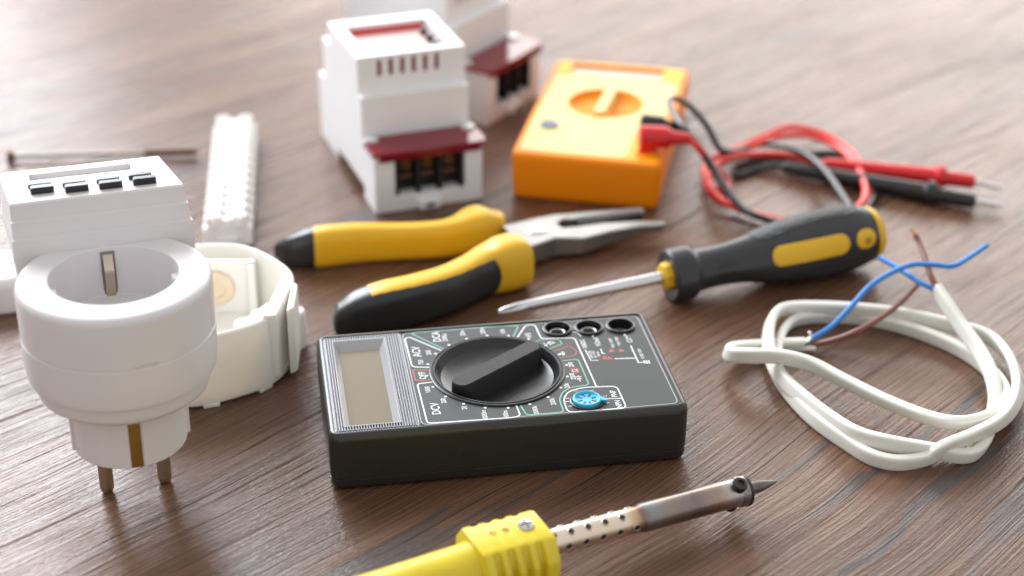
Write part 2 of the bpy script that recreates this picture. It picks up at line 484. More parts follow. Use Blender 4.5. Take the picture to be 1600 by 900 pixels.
rings(bm2, ro, False, False)
finish('window_frame', bm2, M('window_frame_grey', (.34, .34, .35), .28), bez, 20)
bm2 = bmesh.new(); holes_sheet(bm2, [(-54.2, -27.3), (-39, -27.3), (-39, 25.1), (-54.2, 25.1)], [], 19.7)
finish('display_glass', bm2, lcd_m, bez)
bm2 = bmesh.new()
stroke(bm2, roundpoly([(-59.0, -31.7), (-31.2, -31.7), (-31.2, 31.7), (-59.0, 31.7)], 1.5, True), .5, 22.0, True)
finish('bezel_rim', bm2, bezel_m, bez)

# dial
dial = finish('rotary_dial', lathe_new([(24.1, 21.7), (24.1, 22.25), (23.7, 22.5), (23.3, 22.5), (23.05, 22.15), (22.85, 22.15), (22.6, 22.6), (22.2, 22.6), (21.8, 22.2), (21.3, 21.2), (20.0, 19.6), (17.5, 18.7), (12, 18.3), (0, 18.2)], n=96, c=(0.3, 0), cap0=False), blk_soft, mm, 28)
pa = math.radians(35.5)
bm = bmesh.new()
def bar(hw, hl, z): return [(x, y, z) for x, y in rrect(hl, hw, hw * .96, 10)]
rings(bm, [bar(5.2, 19.0, 18.25), bar(4.6, 20.4, 20.2), bar(3.75, 20.6, 23.6), bar(3.55, 20.4, 24.6), bar(3.2, 20.05, 25.0)])
xform(bm, Matrix.Translation((0.3, 0, 0)) @ Matrix.Rotation(pa, 4, 'Z'))
pt = finish('pointer_bar', bm, M('satin_black_plastic', (.015, .015, .016), .55, spec=.28, bump=.05, rvar=.06), dial, 40)
bm = bmesh.new()   # engraved arrow outline at the pointing end
ar = [(-18.3, -1.2), (-15.2, -2.3), (-15.2, -1.2), (-14.0, -1.2), (-14.0, 1.2), (-15.2, 1.2), (-15.2, 2.3)]
ar = [(-19.2, 0), (-16.2, -2.2), (-16.2, -.9), (-13.8, -.9), (-13.8, .9), (-16.2, .9), (-16.2, 2.2)]
stroke(bm, [Vector(p) for p in ar], .4, 25.02, True)
xform(bm, Matrix.Translation((0.3, 0, 0)) @ Matrix.Rotation(pa, 4, 'Z'))
finish('arrow_mark', bm, blk_matte, pt)

# jacks
for k, (x, y) in enumerate(jx):
    j = finish('input_jack', lathe_new([(5.6, 21.7), (5.55, 22.5), (5.1, 22.75), (4.6, 22.7), (4.3, 22.2), (4.25, 13), (2.3, 13), (2.3, 18.4), (0, 18.4)], n=48, c=(x, y), cap0=False), blk_soft, mm, 35)
    if k < 2:
        finish('jack_sleeve', lathe_new([(3.1, 12.1), (3.1, 20.6), (2.75, 20.9), (2.35, 20.7), (2.2, 20), (2.2, 12.6)], n=32, c=(x, y), cap0=False, cap1=False), M('dull_sleeve', (.42, .42, .40), .35, metal=.8), j, 35)
    else:
        finish('jack_sleeve', lathe_new([(3.3, 12.1), (3.3, 19.2), (2.9, 19.5), (2.4, 19.3), (2.2, 18.6), (2.2, 12.6)], n=32, c=(x, y), cap0=False, cap1=False), M('dark_sleeve', (.09, .09, .09), .35, metal=.5), j, 35)
for x, y in jx: finish('jack_shade_disc', lathe_new([(2.25, 18.3), (2.25, 19.0), (0, 19.0)], n=24, c=(x, y)), M('hollow_shade_black', (.004, .004, .004), .9, spec=.1), mm)  # black disc added in each jack, painting the shade of its hollow
# transistor socket
tx, ty = tsp
ts = finish('transistor_socket', lathe_new([(5.9, 21.8), (5.9, 22.3), (5.5, 22.5), (5.1, 22.3), (5.1, 17), (0, 17)], n=48, c=(tx, ty), cap0=False), blk_soft, mm)
bm = lathe_new([(4.95, 17.5), (4.95, 23.2), (4.6, 23.5), (4.1, 23.4), (3.9, 22.9), (3.6, 22.7), (0, 22.7)], n=48, c=(tx, ty), cap0=False)
prism(bm, [(tx + 4.3, ty - 1.6), (tx + 6.6, ty - 2.1), (tx + 6.8, ty - 1.0), (tx + 4.7, ty + .8)], 19, 23.1)
bs = finish('blue_insert', bm, blue_pl, ts)
bm = bmesh.new()
for k in range(8):
    a = 2 * PI * k / 8 + .25
    b2 = bmesh.new(); box(b2, 1.7, 3.45, -.38, .38, 22.2, 22.78)
    xform(b2, Matrix.Translation((tx, ty, 0)) @ Matrix.Rotation(a, 4, 'Z'))
    t = bpy.data.meshes.new('t'); b2.to_mesh(t); b2.free(); bm.from_mesh(t); bpy.data.meshes.remove(t)
finish('pin_slots', bm, blue_dk, bs)

# printing on the face
ZP = 21.94
wp, gp, rp, op = bmesh.new(), bmesh.new(), bmesh.new(), bmesh.new()
L = lambda px, py: mf.loc(px, py, MH)
def c3(x, y): return L(620 + x / 4.5, 480 + y / 4.5)
def c4(x, y): return L(770 + x / 4.5, 480 + y / 4.5)
def wt(s, p, h, b=.0, bmx=None, sx=.84): text_into(wp if bmx is None else bmx, s, p[0], p[1], ZP, h * 1.04, PI / 2, b * .5, sx)
def outw(p):
    d = Vector((p[0] - .3, p[1])); d = d.normalized() * (d.length + .9); return (d.x + .3, d.y)
wt('DCV', c3(275, 705), 2.9, .06); wt('ACV', c3(140, 305), 2.9, .06); wt('OFF', c3(182, 472), 2.3, .04); wt('DCA', c3(280, 200), 2.8, .06)
for s, x, y in (('2000µ', 347, 212), ('20m', 470, 182), ('200m', 606, 165), ('750', 188, 380), ('200', 240, 315), ('1000', 235, 567), ('200', 343, 642), ('20', 484, 690), ('2000m', 620, 738), ('200m', 765, 735)):
    wt(s, outw(c3(x, y)), 1.75, .03)
wt('10A', c4(70, 163), 1.75, .03); wt('hFE', c4(252, 190), 1.9, .03)
for s, x, y in (('200', 533, 397), ('2000', 545, 476), ('20k', 504, 540), ('200k', 410, 648), ('2000k', 293, 707)):
    wt(s, outw(c4(x, y)), 1.75, .03)
wt('°C', c4(378, 250), 1.8, .04)
# dots round the dial
for k in range(20):
    a = pa + 2 * PI * k / 20
    lp = circ(0.3 + 25.0 * math.cos(a), 25.0 * math.sin(a), .52, 12)
    wp.faces.new([wp.verts.new((x, y, ZP)) for x, y in lp])
def poly(bm, pts, r=1.5, w=.5, closed=False): stroke(bm, roundpoly([Vector(p) for p in pts], r, closed), w, ZP, closed)
poly(wp, [c3(322, 300), c3(88, 203), c3(55, 212), c3(108, 412), c3(240, 415)])
poly(gp, [c3(330, 285), c3(105, 180), c3(122, 166), c3(640, 130), c4(182, 122), c4(135, 215)])
ofr = bmesh.new()
poly(ofr, [c3(240, 435), c3(112, 433), c3(132, 508), c3(255, 500)], .5)
poly(wp, [c3(268, 516), c3(143, 530), c3(215, 808), c3(810, 768), c4(195, 755), c4(165, 682)])
poly(gp, [c4(195, 682), c4(238, 750), c4(500, 728), c4(468, 640), c4(490, 590), c4(545, 556), c4(678, 537), c4(600, 357), c4(460, 372)])
poly(wp, [c4(165, 215), c4(232, 118), c4(296, 116), c4(340, 213), c4(575, 208), c4(728, 548)])
poly(gp, [c4(288, 238), c4(345, 220), c4(470, 220), c4(487, 250), c4(385, 290)], .8, .42)
poly(rp, [c4(430, 300), c4(540, 265), c4(590, 300), c4(580, 330), c4(470, 350)], .8, .42)
poly(wp, [c4(528, 731), c4(496, 640), c4(530, 585), c4(640, 555), c4(872, 547), c4(942, 700)], 2.2, .5, True)
poly(wp, [c4(500, 656), c4(545, 655)], .2, .4); poly(wp, [c4(780, 636), c4(905, 632)], .2, .4)
wt('PNP', c4(851, 600), 1.9, .05); wt('NPN', c4(885, 672), 1.9, .05)
for s, x, y in (('E', 527, 632), ('B', 545, 687), ('C', 792, 615), ('B', 810, 664)): wt(s, c4(x, y), 1.1, .02)
for s, x, y in (('E', 584, 583), ('B', 698, 577), ('C', 628, 717), ('E', 762, 711)): wt(s, c4(x, y), 1.2, .03, op)
# resistance sign, battery, diode and warning marks
om = c4(578, 437); poly(rp, [(om[0] + 1.3 * math.cos(a), om[1] + 1.7 * math.sin(a)) for a in [2 * PI * k / 16 for k in range(16)]], .1, .5, True)
wt('Ω', om, 1.9, .05)
def tri(bm, c, s, ang):
    vs = [bm.verts.new((c[0] + s * math.cos(ang + 2 * PI * k / 3), c[1] + s * math.sin(ang + 2 * PI * k / 3), ZP)) for k in range(3)]
    bm.faces.new(vs)
d = c4(607, 493); tri(wp, d, 1.1, PI / 2); poly(wp, [(d[0] - 1.1, d[1] + 1.2), (d[0] + 1.1, d[1] + 1.2)], .1, .35); poly(wp, [(d[0], d[1] - 2), (d[0], d[1] + 2)], .1, .3)
d = c4(412, 243); poly(wp, [(d[0] + 1.3 * math.cos(a), d[1] + 1.3 * math.sin(a)) for a in (0, 2 * PI / 3, 4 * PI / 3)], .1, .35, True)
d = c4(488, 318)
for k, r in enumerate((.6, 1.2, 1.8)):
    poly(wp, [(d[0] - 1 + r * math.cos(a), d[1] + r * math.sin(a)) for a in [-.9 + .36 * i for i in range(6)]], .1, .32)
for x, y in ((835, 300), (905, 298), (820, 352), (790, 350)):
    d = c4(x, y); tri(rp, d, 1.5, PI / 2)
# jack legends
wt('10ADC', c4(640, 250), 1.7, .05); wt('VΩmA', c4(735, 235), 1.8, .05); wt('COM', c4(958, 215), 1.9, .06)
wt('UNFUSED', c4(690, 325), 1.0, .02); wt('10A MAX', c4(715, 325), 1.0, .02); wt('200mA', c4(742, 322), 1.0, .02)
wt('MAX 1000V', c4(838, 245), 1.15, .03); wt('MAX 750V', c4(880, 232), 1.15, .03); wt('FUSED 250V', c4(1043, 318), 1.1, .03)
poly(wp, [c4(560, 165), c4(595, 172), c4(622, 198)], 2, .4); poly(wp, [c4(703, 190), c4(707, 202)], .1, .7)
poly(wp, [c4(925, 180), c4(930, 195)], .1, .7)
poly(wp, [c4(650, 290), c4(690, 367), c4(745, 365)], .3, .35); poly(wp, [c4(760, 285), c4(770, 318), c4(790, 318)], .3, .4)
poly(wp, [c4(970, 262), c4(1025, 382), c4(1070, 378)], .3, .45); poly(wp, [c4(975, 300), c4(985, 300)], .3, .4)
poly(wp, [c4(858, 354), c4(1010, 350)], .2, .5)
for k in range(3): poly(wp, [c4(1062 + 16 * k, 366), c4(1072 + 16 * k, 388)], .1, .5)
finish('white_lettering', wp, prt_w, face, flat=True); finish('green_outline', gp, prt_g, face, flat=True)
finish('red_outline', rp, prt_r, face, flat=True); finish('off_frame', ofr, prt_r, face, flat=True); finish('orange_lettering', op, prt_o, face, flat=True)
finish('face_border', bmesh.new(), prt_w, face) if False else None
bm = bmesh.new(); stroke(bm, roundpoly([Vector(p) for p in ((-30.2, -31.0), (58.3, -31.0), (58.3, 31.0), (-30.2, 31.0))], 2.4, True), .32, 21.93, True)
finish('silver_border', bm, M('silver_line', (.32, .32, .33), .3, metal=.6), face, flat=True)

# ================================================================== WHITE PLUG-IN TIMER
af = Frame(-126.45, 457.9, math.radians(18.9))
ad = thing('plug_timer', 'white plug-in timer standing on its two pins with black keys and round socket', 'plug timer', af.o.x, af.o.y, af.yaw)
ad.rotation_euler.y = .012
ZT = 81.0
bm = lathe_new([(17.6, 19.2), (18.3, 19.6), (18.5, 20.2), (18.9, 39.6), (23.5, 40.2), (26.0, 41.0), (27.4, 42.2), (27.9, 43.6), (28.3, 48.0), (29.4, 48.2), (30.0, 48.7), (30.25, 50), (30.5, 53), (30.6, 58), (30.6, 62.5), (30.3, 62.7), (30.3, 63.1), (30.6, 63.3),
                (30.6, 74), (30.55, 78.2), (30.3, 79.5), (29.7, 80.4), (28.9, 80.85), (27.9, ZT), (21.0, ZT), (20.3, 80.8), (20.0, 80.2), (19.7, 64), (19.3, 63.4), (0, 63.2)], n=128)
body = finish('body', bm, white_pl, ad, 30)
# plug base has flats and earth grooves; recess block for the earth strip
cb = bmesh.new(); box(cb, -2.3, 2.3, -22, -17.2, 15, 39.0)
box(cb, -2.3, 2.3, 17.2, 22, 15, 39.0)
cut(body, cb)
for s_ in (-1, 1):
    bm = bmesh.new(); box(bm, -2.1, 2.1, s_ * 16.9 - .35, s_ * 16.9 + .5, 18.9, 38.8)
    finish('earth_strip', bm, brass, ad, bevel=.3)
for s_ in (-1, 1):
    bm = bmesh.new(); box(bm, s_ * 18.0 - 1.2, s_ * 18.0 + 1.2, -4, 4, 20.5, 39.2); finish('plug_base_rib', bm, white_pl, ad, bevel=.4)
for s_ in (-1, 1):
    p_ = finish('pin', lathe_new([(1.2, 0), (1.9, .5), (2.35, 1.8), (2.4, 3), (2.4, 19.5)], n=32, c=(s_ * 9.6, 0)), nickel, ad)
am = math.radians(-80.6); bm = box_new(29.9, 30.68, -3.6, 3.6, 63.6, 64.5); xform(bm, Matrix.Rotation(am, 4, 'Z'))
finish('seam_mark', bm, M('seam_mark_grey', (.60, .58, .57), .5), body, bevel=.2)  # raised grey bar for a small moulded mark beside the seam
# socket interior: floor holes, earth clips, side keys
for s_ in (-1, 1):
    finish('pin_hole', lathe_new([(2.9, 63.25), (2.9, 63.6), (2.4, 63.6), (2.4, 63.3)], n=24, c=(s_ * 9.6, 0)), blk_matte, body)
for s_ in (-1, 1):
    pth = [(0, s_ * 19.4, 62), (0, s_ * 18.6, 67), (0, s_ * 17.7, 71), (0, s_ * 17.5, 73.5), (0, s_ * 18.6, 76.5), (0, s_ * 19.6, 78.3)]
    bm = bmesh.new(); rs = []
    for x, y, z in smooth(pth, 5): rs.append([(-1.55, y, z), (1.55, y, z), (1.55, y + s_ * .6, z), (-1.55, y + s_ * .6, z)])
    rings(bm, rs); cl = finish('earth_clip', bm, nickel, ad, 30)
    bm = bmesh.new(); box(bm, -2.3, 2.3, s_ * 19.72 - .12, s_ * 19.72 + .12, 63.5, 79.4)
    finish('clip_slot', bm, M('slot_grey', (.22, .2, .19), .5), cl)
for s_ in (-1, 1):
    bm = bmesh.new(); prism(bm, [(s_ * 20.2, -2.6), (s_ * 20.2, 2.6), (s_ * 17.9, 2.0), (s_ * 17.9, -2.0)], 63, 77.5)
    finish('guide_key', bm, white_pl, ad, bevel=.5)
# display housing: wedge behind the socket, grip steps on its front
bm = bmesh.new()
def hs(zb, u0, u1, v0, u2, u3, v1): return [(u0, v0, zb), (u1, v0, zb), (u3, v1, zb), (u2, v1, zb)]
rings(bm, [hs(46, -24.0, 24.0, 20.8, -28, 25, 52), hs(79.8, -29.0, 29.0, 20.8, -30, 24.5, 52),
           hs(80, -29.0, 29.0, 20.8, -30.5, 24.5, 52), hs(86.3, -28.9, 28.8, 21.0, -30.6, 24, 51.6), hs(86.6, -28.6, 28.0, 22.4, -30.6, 24, 51.6),
           hs(91.9, -28.5, 27.9, 22.6, -30.6, 23.5, 51.2), hs(92.2, -28.3, 27.3, 24.0, -30.6, 23.5, 51.2),
           hs(97.3, -28.3, 27.1, 24.2, -30.4, 22.6, 50.4), hs(97.9, -27.9, 26.7, 24.8, -30.0, 22.3, 50.1)])
hous = finish('display_housing', bm, white_pl, ad, 12, bevel=.22)
ZH = 97.9
cb = bmesh.new()
a = af.loc(41, 286, ZH); b = af.loc(199, 263, ZH); c_ = af.loc(196, 255, ZH); d_ = af.loc(40, 277, ZH)
gm = .5 * (a[1] + b[1])
GX0, GX1 = a[0], b[0]
box(cb, GX0, GX1, gm, gm + 5.0, 95.6, 99)
cut(hous, cb)
bm = bmesh.new(); box(bm, GX0 + .15, GX1 - .15, gm + .15, gm + 4.8, 95.0, 95.9)
finish('display_window', bm, M('pale_window', (.62, .62, .60), .25), hous, bevel=.15)
for px, py, px2, py2 in ((61, 304, 57, 296), (115, 301, 111, 293), (168, 295, 164, 287), (221, 288, 214, 280)):
    for (qx, qy), zz in (((px, py), 2.3), ((px2, py2), 1.5)):
        k_ = af.loc(qx, qy, ZH)
        bm = bmesh.new(); rings(bm, [[(x, y, z) for x, y in rrect(3.75 - i_, 1.25 - i_, .5, 4, (k_[0], k_[1] + (1.0 if zz > 2 else 1.6)))] for z, i_ in ((97.0, 0), (97.9 + zz - .25, 0), (97.9 + zz, .25))])
        finish('key', bm, blk_soft, hous, 40)

# ================================================================== CREAM ROUND WALL BOX (behind the timer)
cf = Frame(-121.5, 546, 0.0)
cbx = thing('wall_box', 'cream plastic round open box half hidden behind the white plug timer', 'plastic box', cf.o.x, cf.o.y, 0)
CH = 29.0
bm = lathe_new([(37.5, .5), (39.5, .7), (40.3, 1.6), (40.4, 4), (39.6, CH - 1), (39.2, CH - .3), (38.6, CH), (37.9, CH - .3), (37.5, CH - 1.2), (37.6, 4), (0, 3.5)], n=128)
for v in bm.verts:                                            # the wall is not truly round: shallow lobes and flats
    r_ = math.hypot(v.co.x, v.co.y)
    if r_ > 36:
        a_ = math.atan2(v.co.y, v.co.x); k_ = 1 - .016 * (1 + math.cos(7 * a_ + .9)) - .008 * math.cos(3 * a_)
        v.co.x *= k_; v.co.y *= k_
shell = finish('shell', bm, cream, cbx, 30)
def cl(px, py, z): return cf.loc(px, py, z)
# notch on the right wall + lug
cb = bmesh.new()
na = math.radians(-17)
b2 = bmesh.new(); box(b2, 39.0, 46, -4.5, 4.5, 4, CH - 4); xform(b2, Matrix.Rotation(na, 4, 'Z'))
cut(shell, b2)
bm = bmesh.new(); prism(bm, [cl(x, y, 30) for x, y in ((409, 494), (431, 492), (458, 438), (438, 436))], 3.6, 30)
finish('side_bracket', bm, cream, cbx, bevel=.6)
bm = bmesh.new(); prism(bm, [cl(x, y, 30) for x, y in ((447, 484), (459, 478), (465, 442), (456, 438))], 2.0, 29.6)
finish('wall_rib', bm, cream, cbx, bevel=.7)
q = cl(474, 497, 12)
bm = lathe_new([(4.0, 0), (4.2, 1), (4.2, 14), (3.6, 15.5), (0, 15.8)], n=32, c=(q[0] - 3.2, q[1])); finish('fixing_lug', bm, cream, cbx)
# inner flat wall with a round boss
bm = bmesh.new(); box(bm, -27, 20, 26.5, 29, 3.4, CH - 2.5); box(bm, 17.5, 20.5, 24, 33.5, 3.4, CH - 3.5)
iw = finish('inner_wall', bm, cream, cbx, bevel=.6)
bm = bmesh.new(); xlathe(bm, [(0, 7.5), (1.2, 7.5), (1.6, 7.0), (1.7, 4.2), (1.0, 3.8), (1.0, 0)], 40)
xform(bm, Matrix.Translation((4.5, 26.6, 15)) @ Matrix.Rotation(-PI / 2, 4, 'Z')); finish('round_boss', bm, amber, iw)
# screw posts near the front rim
for px, py in ((382, 506), (408, 492)):
    q = cl(px, py, 22)
    bm = lathe_new([(4.2, 3.4), (4.0, 22), (3.7, 22.6), (2.0, 22.6), (1.8, 22.0), (1.8, 12), (0, 12)], n=32, c=(q[0], q[1]), cap0=False); finish('screw_post', bm, cream, cbx)
q = cl(385, 470, 18)
b2 = bmesh.new(); box(b2, -9, 9, -2.6, 2.6, 3.4, 25.0)
xform(b2, Matrix.Translation((27.5, -12.5, 0)) @ Matrix.Rotation(math.radians(62), 4, 'Z')); finish('inner_rib', b2, cream, cbx, bevel=.6)
bm = bmesh.new()
for a in (-72, -40, -100): 
    b2 = bmesh.new(); box(b2, 36, 40.3, -3, 3, 0, 1.5); xform(b2, Matrix.Rotation(math.radians(a), 4, 'Z'))
    t = bpy.data.meshes.new('t'); b2.to_mesh(t); b2.free(); bm.from_mesh(t); bpy.data.meshes.remove(t)
finish('foot_pads', bm, cream, cbx, bevel=.3)

# ================================================================== TERMINAL STRIP
p0 = W(357, 388, 0); p1 = W(370, 219, 0)
dirv = (p1 - p0); yaw_t = math.atan2(dirv.y, dirv.x) - PI / 2
tsf = thing('terminal_strip', 'translucent white screw terminal strip lying lengthwise behind the cream box', 'terminal strip', p0.x, p0.y, yaw_t)
nseg = 13; pitch = dirv.length / nseg
def seg_mesh():
    bm = bmesh.new(); h = pitch / 2 - .7
    box(bm, -4, 4, -pitch / 2, pitch / 2, 0, 5)
    prism(bm, [(-10.5, 1.0), (-10.5, 8.5), (-8.6, 10.2), (8.6, 10.2), (10.5, 8.5), (10.5, 1.0)], -h, h, 'x')
    # turn the x-swept section so it runs along y
    for v in bm.verts[8:] if False else []: pass
    return bm
def make_seg(y):
    bm = bmesh.new(); h = pitch / 2 - 1.5
    box(bm, -4.2, 4.2, y - pitch / 2, y + pitch / 2, 0, 4.5)
    sec = [(-10.5, .6), (-10.5, 8.2), (-8.8, 9.6), (8.8, 9.6), (10.5, 8.2), (10.5, .6)]
    a = [bm.verts.new((x, y - h, z)) for x, z in sec]; b = [bm.verts.new((x, y + h, z)) for x, z in sec]
    for i in range(6): bm.faces.new((a[i], a[(i + 1) % 6], b[(i + 1) % 6], b[i]))
    bm.faces.new(a[::-1]); bm.faces.new(b)
    for s_ in (-1, 1):
        lathe(bm, [(3.5, 9), (3.4, 13.6), (3.0, 14.2), (2.3, 14.2), (2.1, 13.5), (2.1, 9.8), (0, 9.8)], 20, (s_ * 5.6, y), False)
    lathe(bm, [(2.6, 9), (2.4, 12.2), (1.8, 12.6), (0, 12.7)], 16, (0, y), False)
    return bm
for k in range(nseg):
    s_ = finish('terminal_segment', make_seg((k + .5) * pitch), strip_m, tsf, 35)
    bm = bmesh.new()
    for q in (-1, 1): lathe(bm, [(1.9, 9.8), (1.9, 11.4), (1.5, 11.6), (0, 11.6)], 14, (q * 5.6, (k + .5) * pitch), False)
    finish('screw_heads', bm, nickel, s_)

# ================================================================== LONG SCREW behind the timer
a = W(12, 246, 2.2); b = W(308, 238, 2.6)
sc = thing('long_screw', 'long thin metal screw with flat head and dark end lying behind the white plug timer', 'screw', 0, 0)
sc.matrix_world = axis_matrix(a, b)
LN = (b - a).length
sc.location.z = 2.6 * S
bm = bmesh.new(); xlathe(bm, [(0, 2.2), (.4, 3.6), (1.4, 3.7), (3.2, 1.6), (4, 1.2)], 24); finish('head', bm, dark_screw, sc)
bm = bmesh.new(); xlathe(bm, [(3.5, 1.15), (LN * .72, 1.15), (LN * .73, 1.0)], 20); finish('shank', bm, M('dull_shank_metal', (.30, .27, .235), .45, metal=1), sc)
bm = bmesh.new(); pr = [(LN * .72, 1.7)]
x = LN * .72 + .5
while x < LN - 2: pr += [(x, 1.6), (x + .6, 2.1), (x + 1.2, 1.6)]; x += 1.5
xlathe(bm, pr + [(LN, 1.2)], 20); finish('thread', bm, dark_screw, sc)

# ================================================================== DIN RAIL RELAYS
def make_relay(label):
    r = thing('voltage_relay', label, 'relay', group='voltage relays with red terminal covers')
    UW = 51.0
    prof = [(0, 0), (0, 28.4), (19, 28.4), (19, 49.3), (23.6, 49.3), (23.6, 66.5), (75, 66.5), (75, 55.5), (87, 55.5), (87, 34), (98, 34), (98, 0), (66, 0), (66, 6), (19, 6), (19, 0)]
    bm = bmesh.new(); prism(bm, prof, 0, UW, 'x'); body = finish('housing', bm, din_wh, r, 30, bevel=.8)
    c_ = bmesh.new(); box(c_, 6, 45, 29.5, 66, 61, 68)                          # display opening
    cut(body, c_)
    c_ = bmesh.new(); box(c_, 9.5, 42.5, -2, 11, 7.5, 27.4)                       # terminal opening
    cut(body, c_)
    c_ = bmesh.new()
    for k in range(6): box(c_, 9.4 + k * 5.4, 11.4 + k * 5.4, 22, 25.5, 56.5, 64.2)
    cut(body, c_)
    body.data.materials.clear(); body.data.materials.append(din_wh)
    bm = bmesh.new()
    for k in range(6): box(bm, 9.5 + k * 5.4, 11.3 + k * 5.4, 24.5, 25.3, 56.6, 64.1)
    finish('vent_slots', bm, lid_dark, body)
    bm = bmesh.new(); box(bm, 6.2, 44.8, 29.7, 65.8, 60.5, 62.1); dp = finish('display_panel', bm, pink_lab, r)
    bm = bmesh.new(); box(bm, 6.2, 44.8, 65.0, 65.9, 61.9, 64.4); finish('red_filter_edge', bm, red_pl, dp)
    for k in range(3):
        bm = lathe_new([(1.9, 61.7), (1.9, 64.9), (1.5, 65.4), (0, 65.5)], n=20, c=(41.4, 37 + k * 9.5)); finish('button', bm, blk_soft, dp)
    bm = bmesh.new(); box(bm, 9.6, 42.4, 6.5, 10.8, 7.6, 27.3)
    for k in range(4): box(bm, 9.6 + k * 10.2, 11.4 + k * 10.2, .4, 7, 7.6, 27.2)
    tb = finish('terminal_block', bm, blk_matte, r, bevel=.3)
    for k in range(3):
        x = 15.6 + k * 10.2
        bm = bmesh.new(); xlathe(bm, [(0, 3.0), (2.5, 3.0), (3.0, 2.6), (3.0, 0)], 24); xform(bm, Matrix.Translation((x, 6.6, 20.6)) @ Matrix.Rotation(-PI / 2, 4, 'Z')); finish('terminal_screw', bm, dark_brass, tb)
        bm = bmesh.new(); box(bm, x - 3, x + 3, 3.6, 6.6, 14.4, 16.0); finish('clamp_plate', bm, dull_cop, tb, bevel=.2)
    bm = bmesh.new()
    lid = [(-1, -1.8), (UW * .5, -2.6), (UW + 1, -1.8), (UW + 2.2, 4), (UW + 2.2, 12), (UW - 2, 18.6), (4, 18.6), (-1.6, 13), (-1.6, 4)]
    prism(bm, lid, 28.3, 29.9)
    prism(bm, [(2.0, -2.0), (UW - 1, -2.0), (UW - 1, -.6), (2.0, -.6)], 25.6, 28.4)
    cv = finish('terminal_cover', bm, lid_red, r, bevel=.35)
    for x in (3.0, UW - 2.0):
        bm = lathe_new([(3.3, 29.8), (3.3, 30.6), (2.8, 31.2), (0, 31.4)], n=24, c=(x, 15.0)); finish('cover_screw', bm, M('pale_screw', (.66, .68, .66), .3, metal=.3), cv)
    bm = bmesh.new(); prism(bm, [(19, .2), (20, -3.2), (30, -3.2), (31, .2)], .4, 4.6); lt = finish('rail_latch', bm, din_wh, r, bevel=.5)
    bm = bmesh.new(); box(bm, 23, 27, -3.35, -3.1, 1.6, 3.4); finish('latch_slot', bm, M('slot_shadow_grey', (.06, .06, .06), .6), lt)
    return r
relay = make_relay('white relay with red terminal cover, the nearer one standing whole in view')
relay.location = (-61.7 * S, 671 * S, 0); relay.rotation_euler.z = math.radians(20.5)
def copy_tree(o, parent=None):
    c = o.copy(); COL.objects.link(c)
    if parent: c.parent = parent
    for ch in list(o.children): copy_tree(ch, c)
    return c
r2 = copy_tree(relay)
r2['label'] = 'white relay turned aside at the back, partly hidden and cut off by the picture top'
r2.location = (-13.5 * S, 775 * S, 0); r2.rotation_euler.z = math.radians(58)

# ================================================================== ORANGE MULTIMETER
yf = Frame(44.7, 744.3, -.195)
ym = thing('multimeter', 'orange multimeter with pale face behind the pliers, red lead plugged in', 'multimeter', yf.o.x, yf.o.y, yf.yaw)
YX, YY, YH = 35.0, 62.5, 23.0
def yring(inset, z, r=4.5): return [(x, y, z) for x, y in rrect(YX - inset, YY - inset, max(1.2, r - inset), 8)]
bm = bmesh.new()
rings(bm, [yring(i, z) for i, z in ((3.2, 0), (2.0, .4), (1.3, 1.4), (1.1, 3), (.9, 6), (0.3, 18), (.3, 20.6), (.7, 21.9), (1.5, 22.7), (2.5, 23.0))])
ycase = finish('case', bm, orange_pl, ym, 40)
cb = bmesh.new(); box(cb, -25, 22, 43, 57, 19, 25)
cut(ycase, cb)
bm = bmesh.new(); prism(bm, [(43.1, 22.6), (56.9, 21.0), (56.9, 18.8), (43.1, 18.8)], -24.9, 21.9, 'x'); finish('display_glass', bm, M('pale_display', (.66, .62, .52), .2), ycase)
bm = lathe_new([(18.0, 19.5), (18.0, 26)], n=64, c=(-1.0, 6.5)); cut(ycase, bm)
bm = bmesh.new()
fo = [(-31.5, -57.5), (18, -57.5), (18, -28), (30, -22), (30.5, 40.5), (-31.5, 40.5)]
dc = (-1.0, 6.5); DRY = 18.2
holes_sheet(bm, [tuple(p) for p in roundpoly([Vector(p) for p in fo], 3, True)], [circ(dc[0], dc[1], DRY, 48)], 23.12)
yface = finish('printed_face', bm, pale_face, ym)
bm = bmesh.new()
holes_sheet(bm, [tuple(p) for p in roundpoly([Vector(p) for p in ((-32, 42), (31.5, 42), (31.5, 60), (-32, 60))], 2, True)], [[(-25.2, 42.8), (22.2, 42.8), (22.2, 57.2), (-25.2, 57.2)]], 23.14)
finish('display_surround', bm, yel_pl, ym)
yd = finish('rotary_dial', lathe_new([(18.3, 22.6), (18.3, 23.3), (17.9, 23.5), (17.5, 23.2), (16.2, 20.8), (14, 20.3), (0, 20.2)], n=64, c=dc, cap0=False), M('orange_dial_plastic', (.86, .27, .003), .6, spec=.25), ym)
bm = bmesh.new(); rings(bm, [[(x, y, z) for x, y in rrect(h_, 16.8, min(2, h_ * .9), 5)] for h_, z in ((3.6, 20.3), (3.0, 24.6), (2.5, 25.2))])
xform(bm, Matrix.Translation((dc[0], dc[1], 0)) @ Matrix.Rotation(math.radians(-3), 4, 'Z'))
finish('pointer_bar', bm, pale_face, yd)
q = yf.loc(858, 196, YH)
yts = finish('transistor_socket', lathe_new([(4.6, 22.8), (4.5, 23.8), (3.9, 24.2), (3.4, 24.0), (3.2, 23.7), (0, 23.7)], n=32, c=q, cap0=False), M('slate_blue_plastic', (.10, .12, .20), .4), ym)
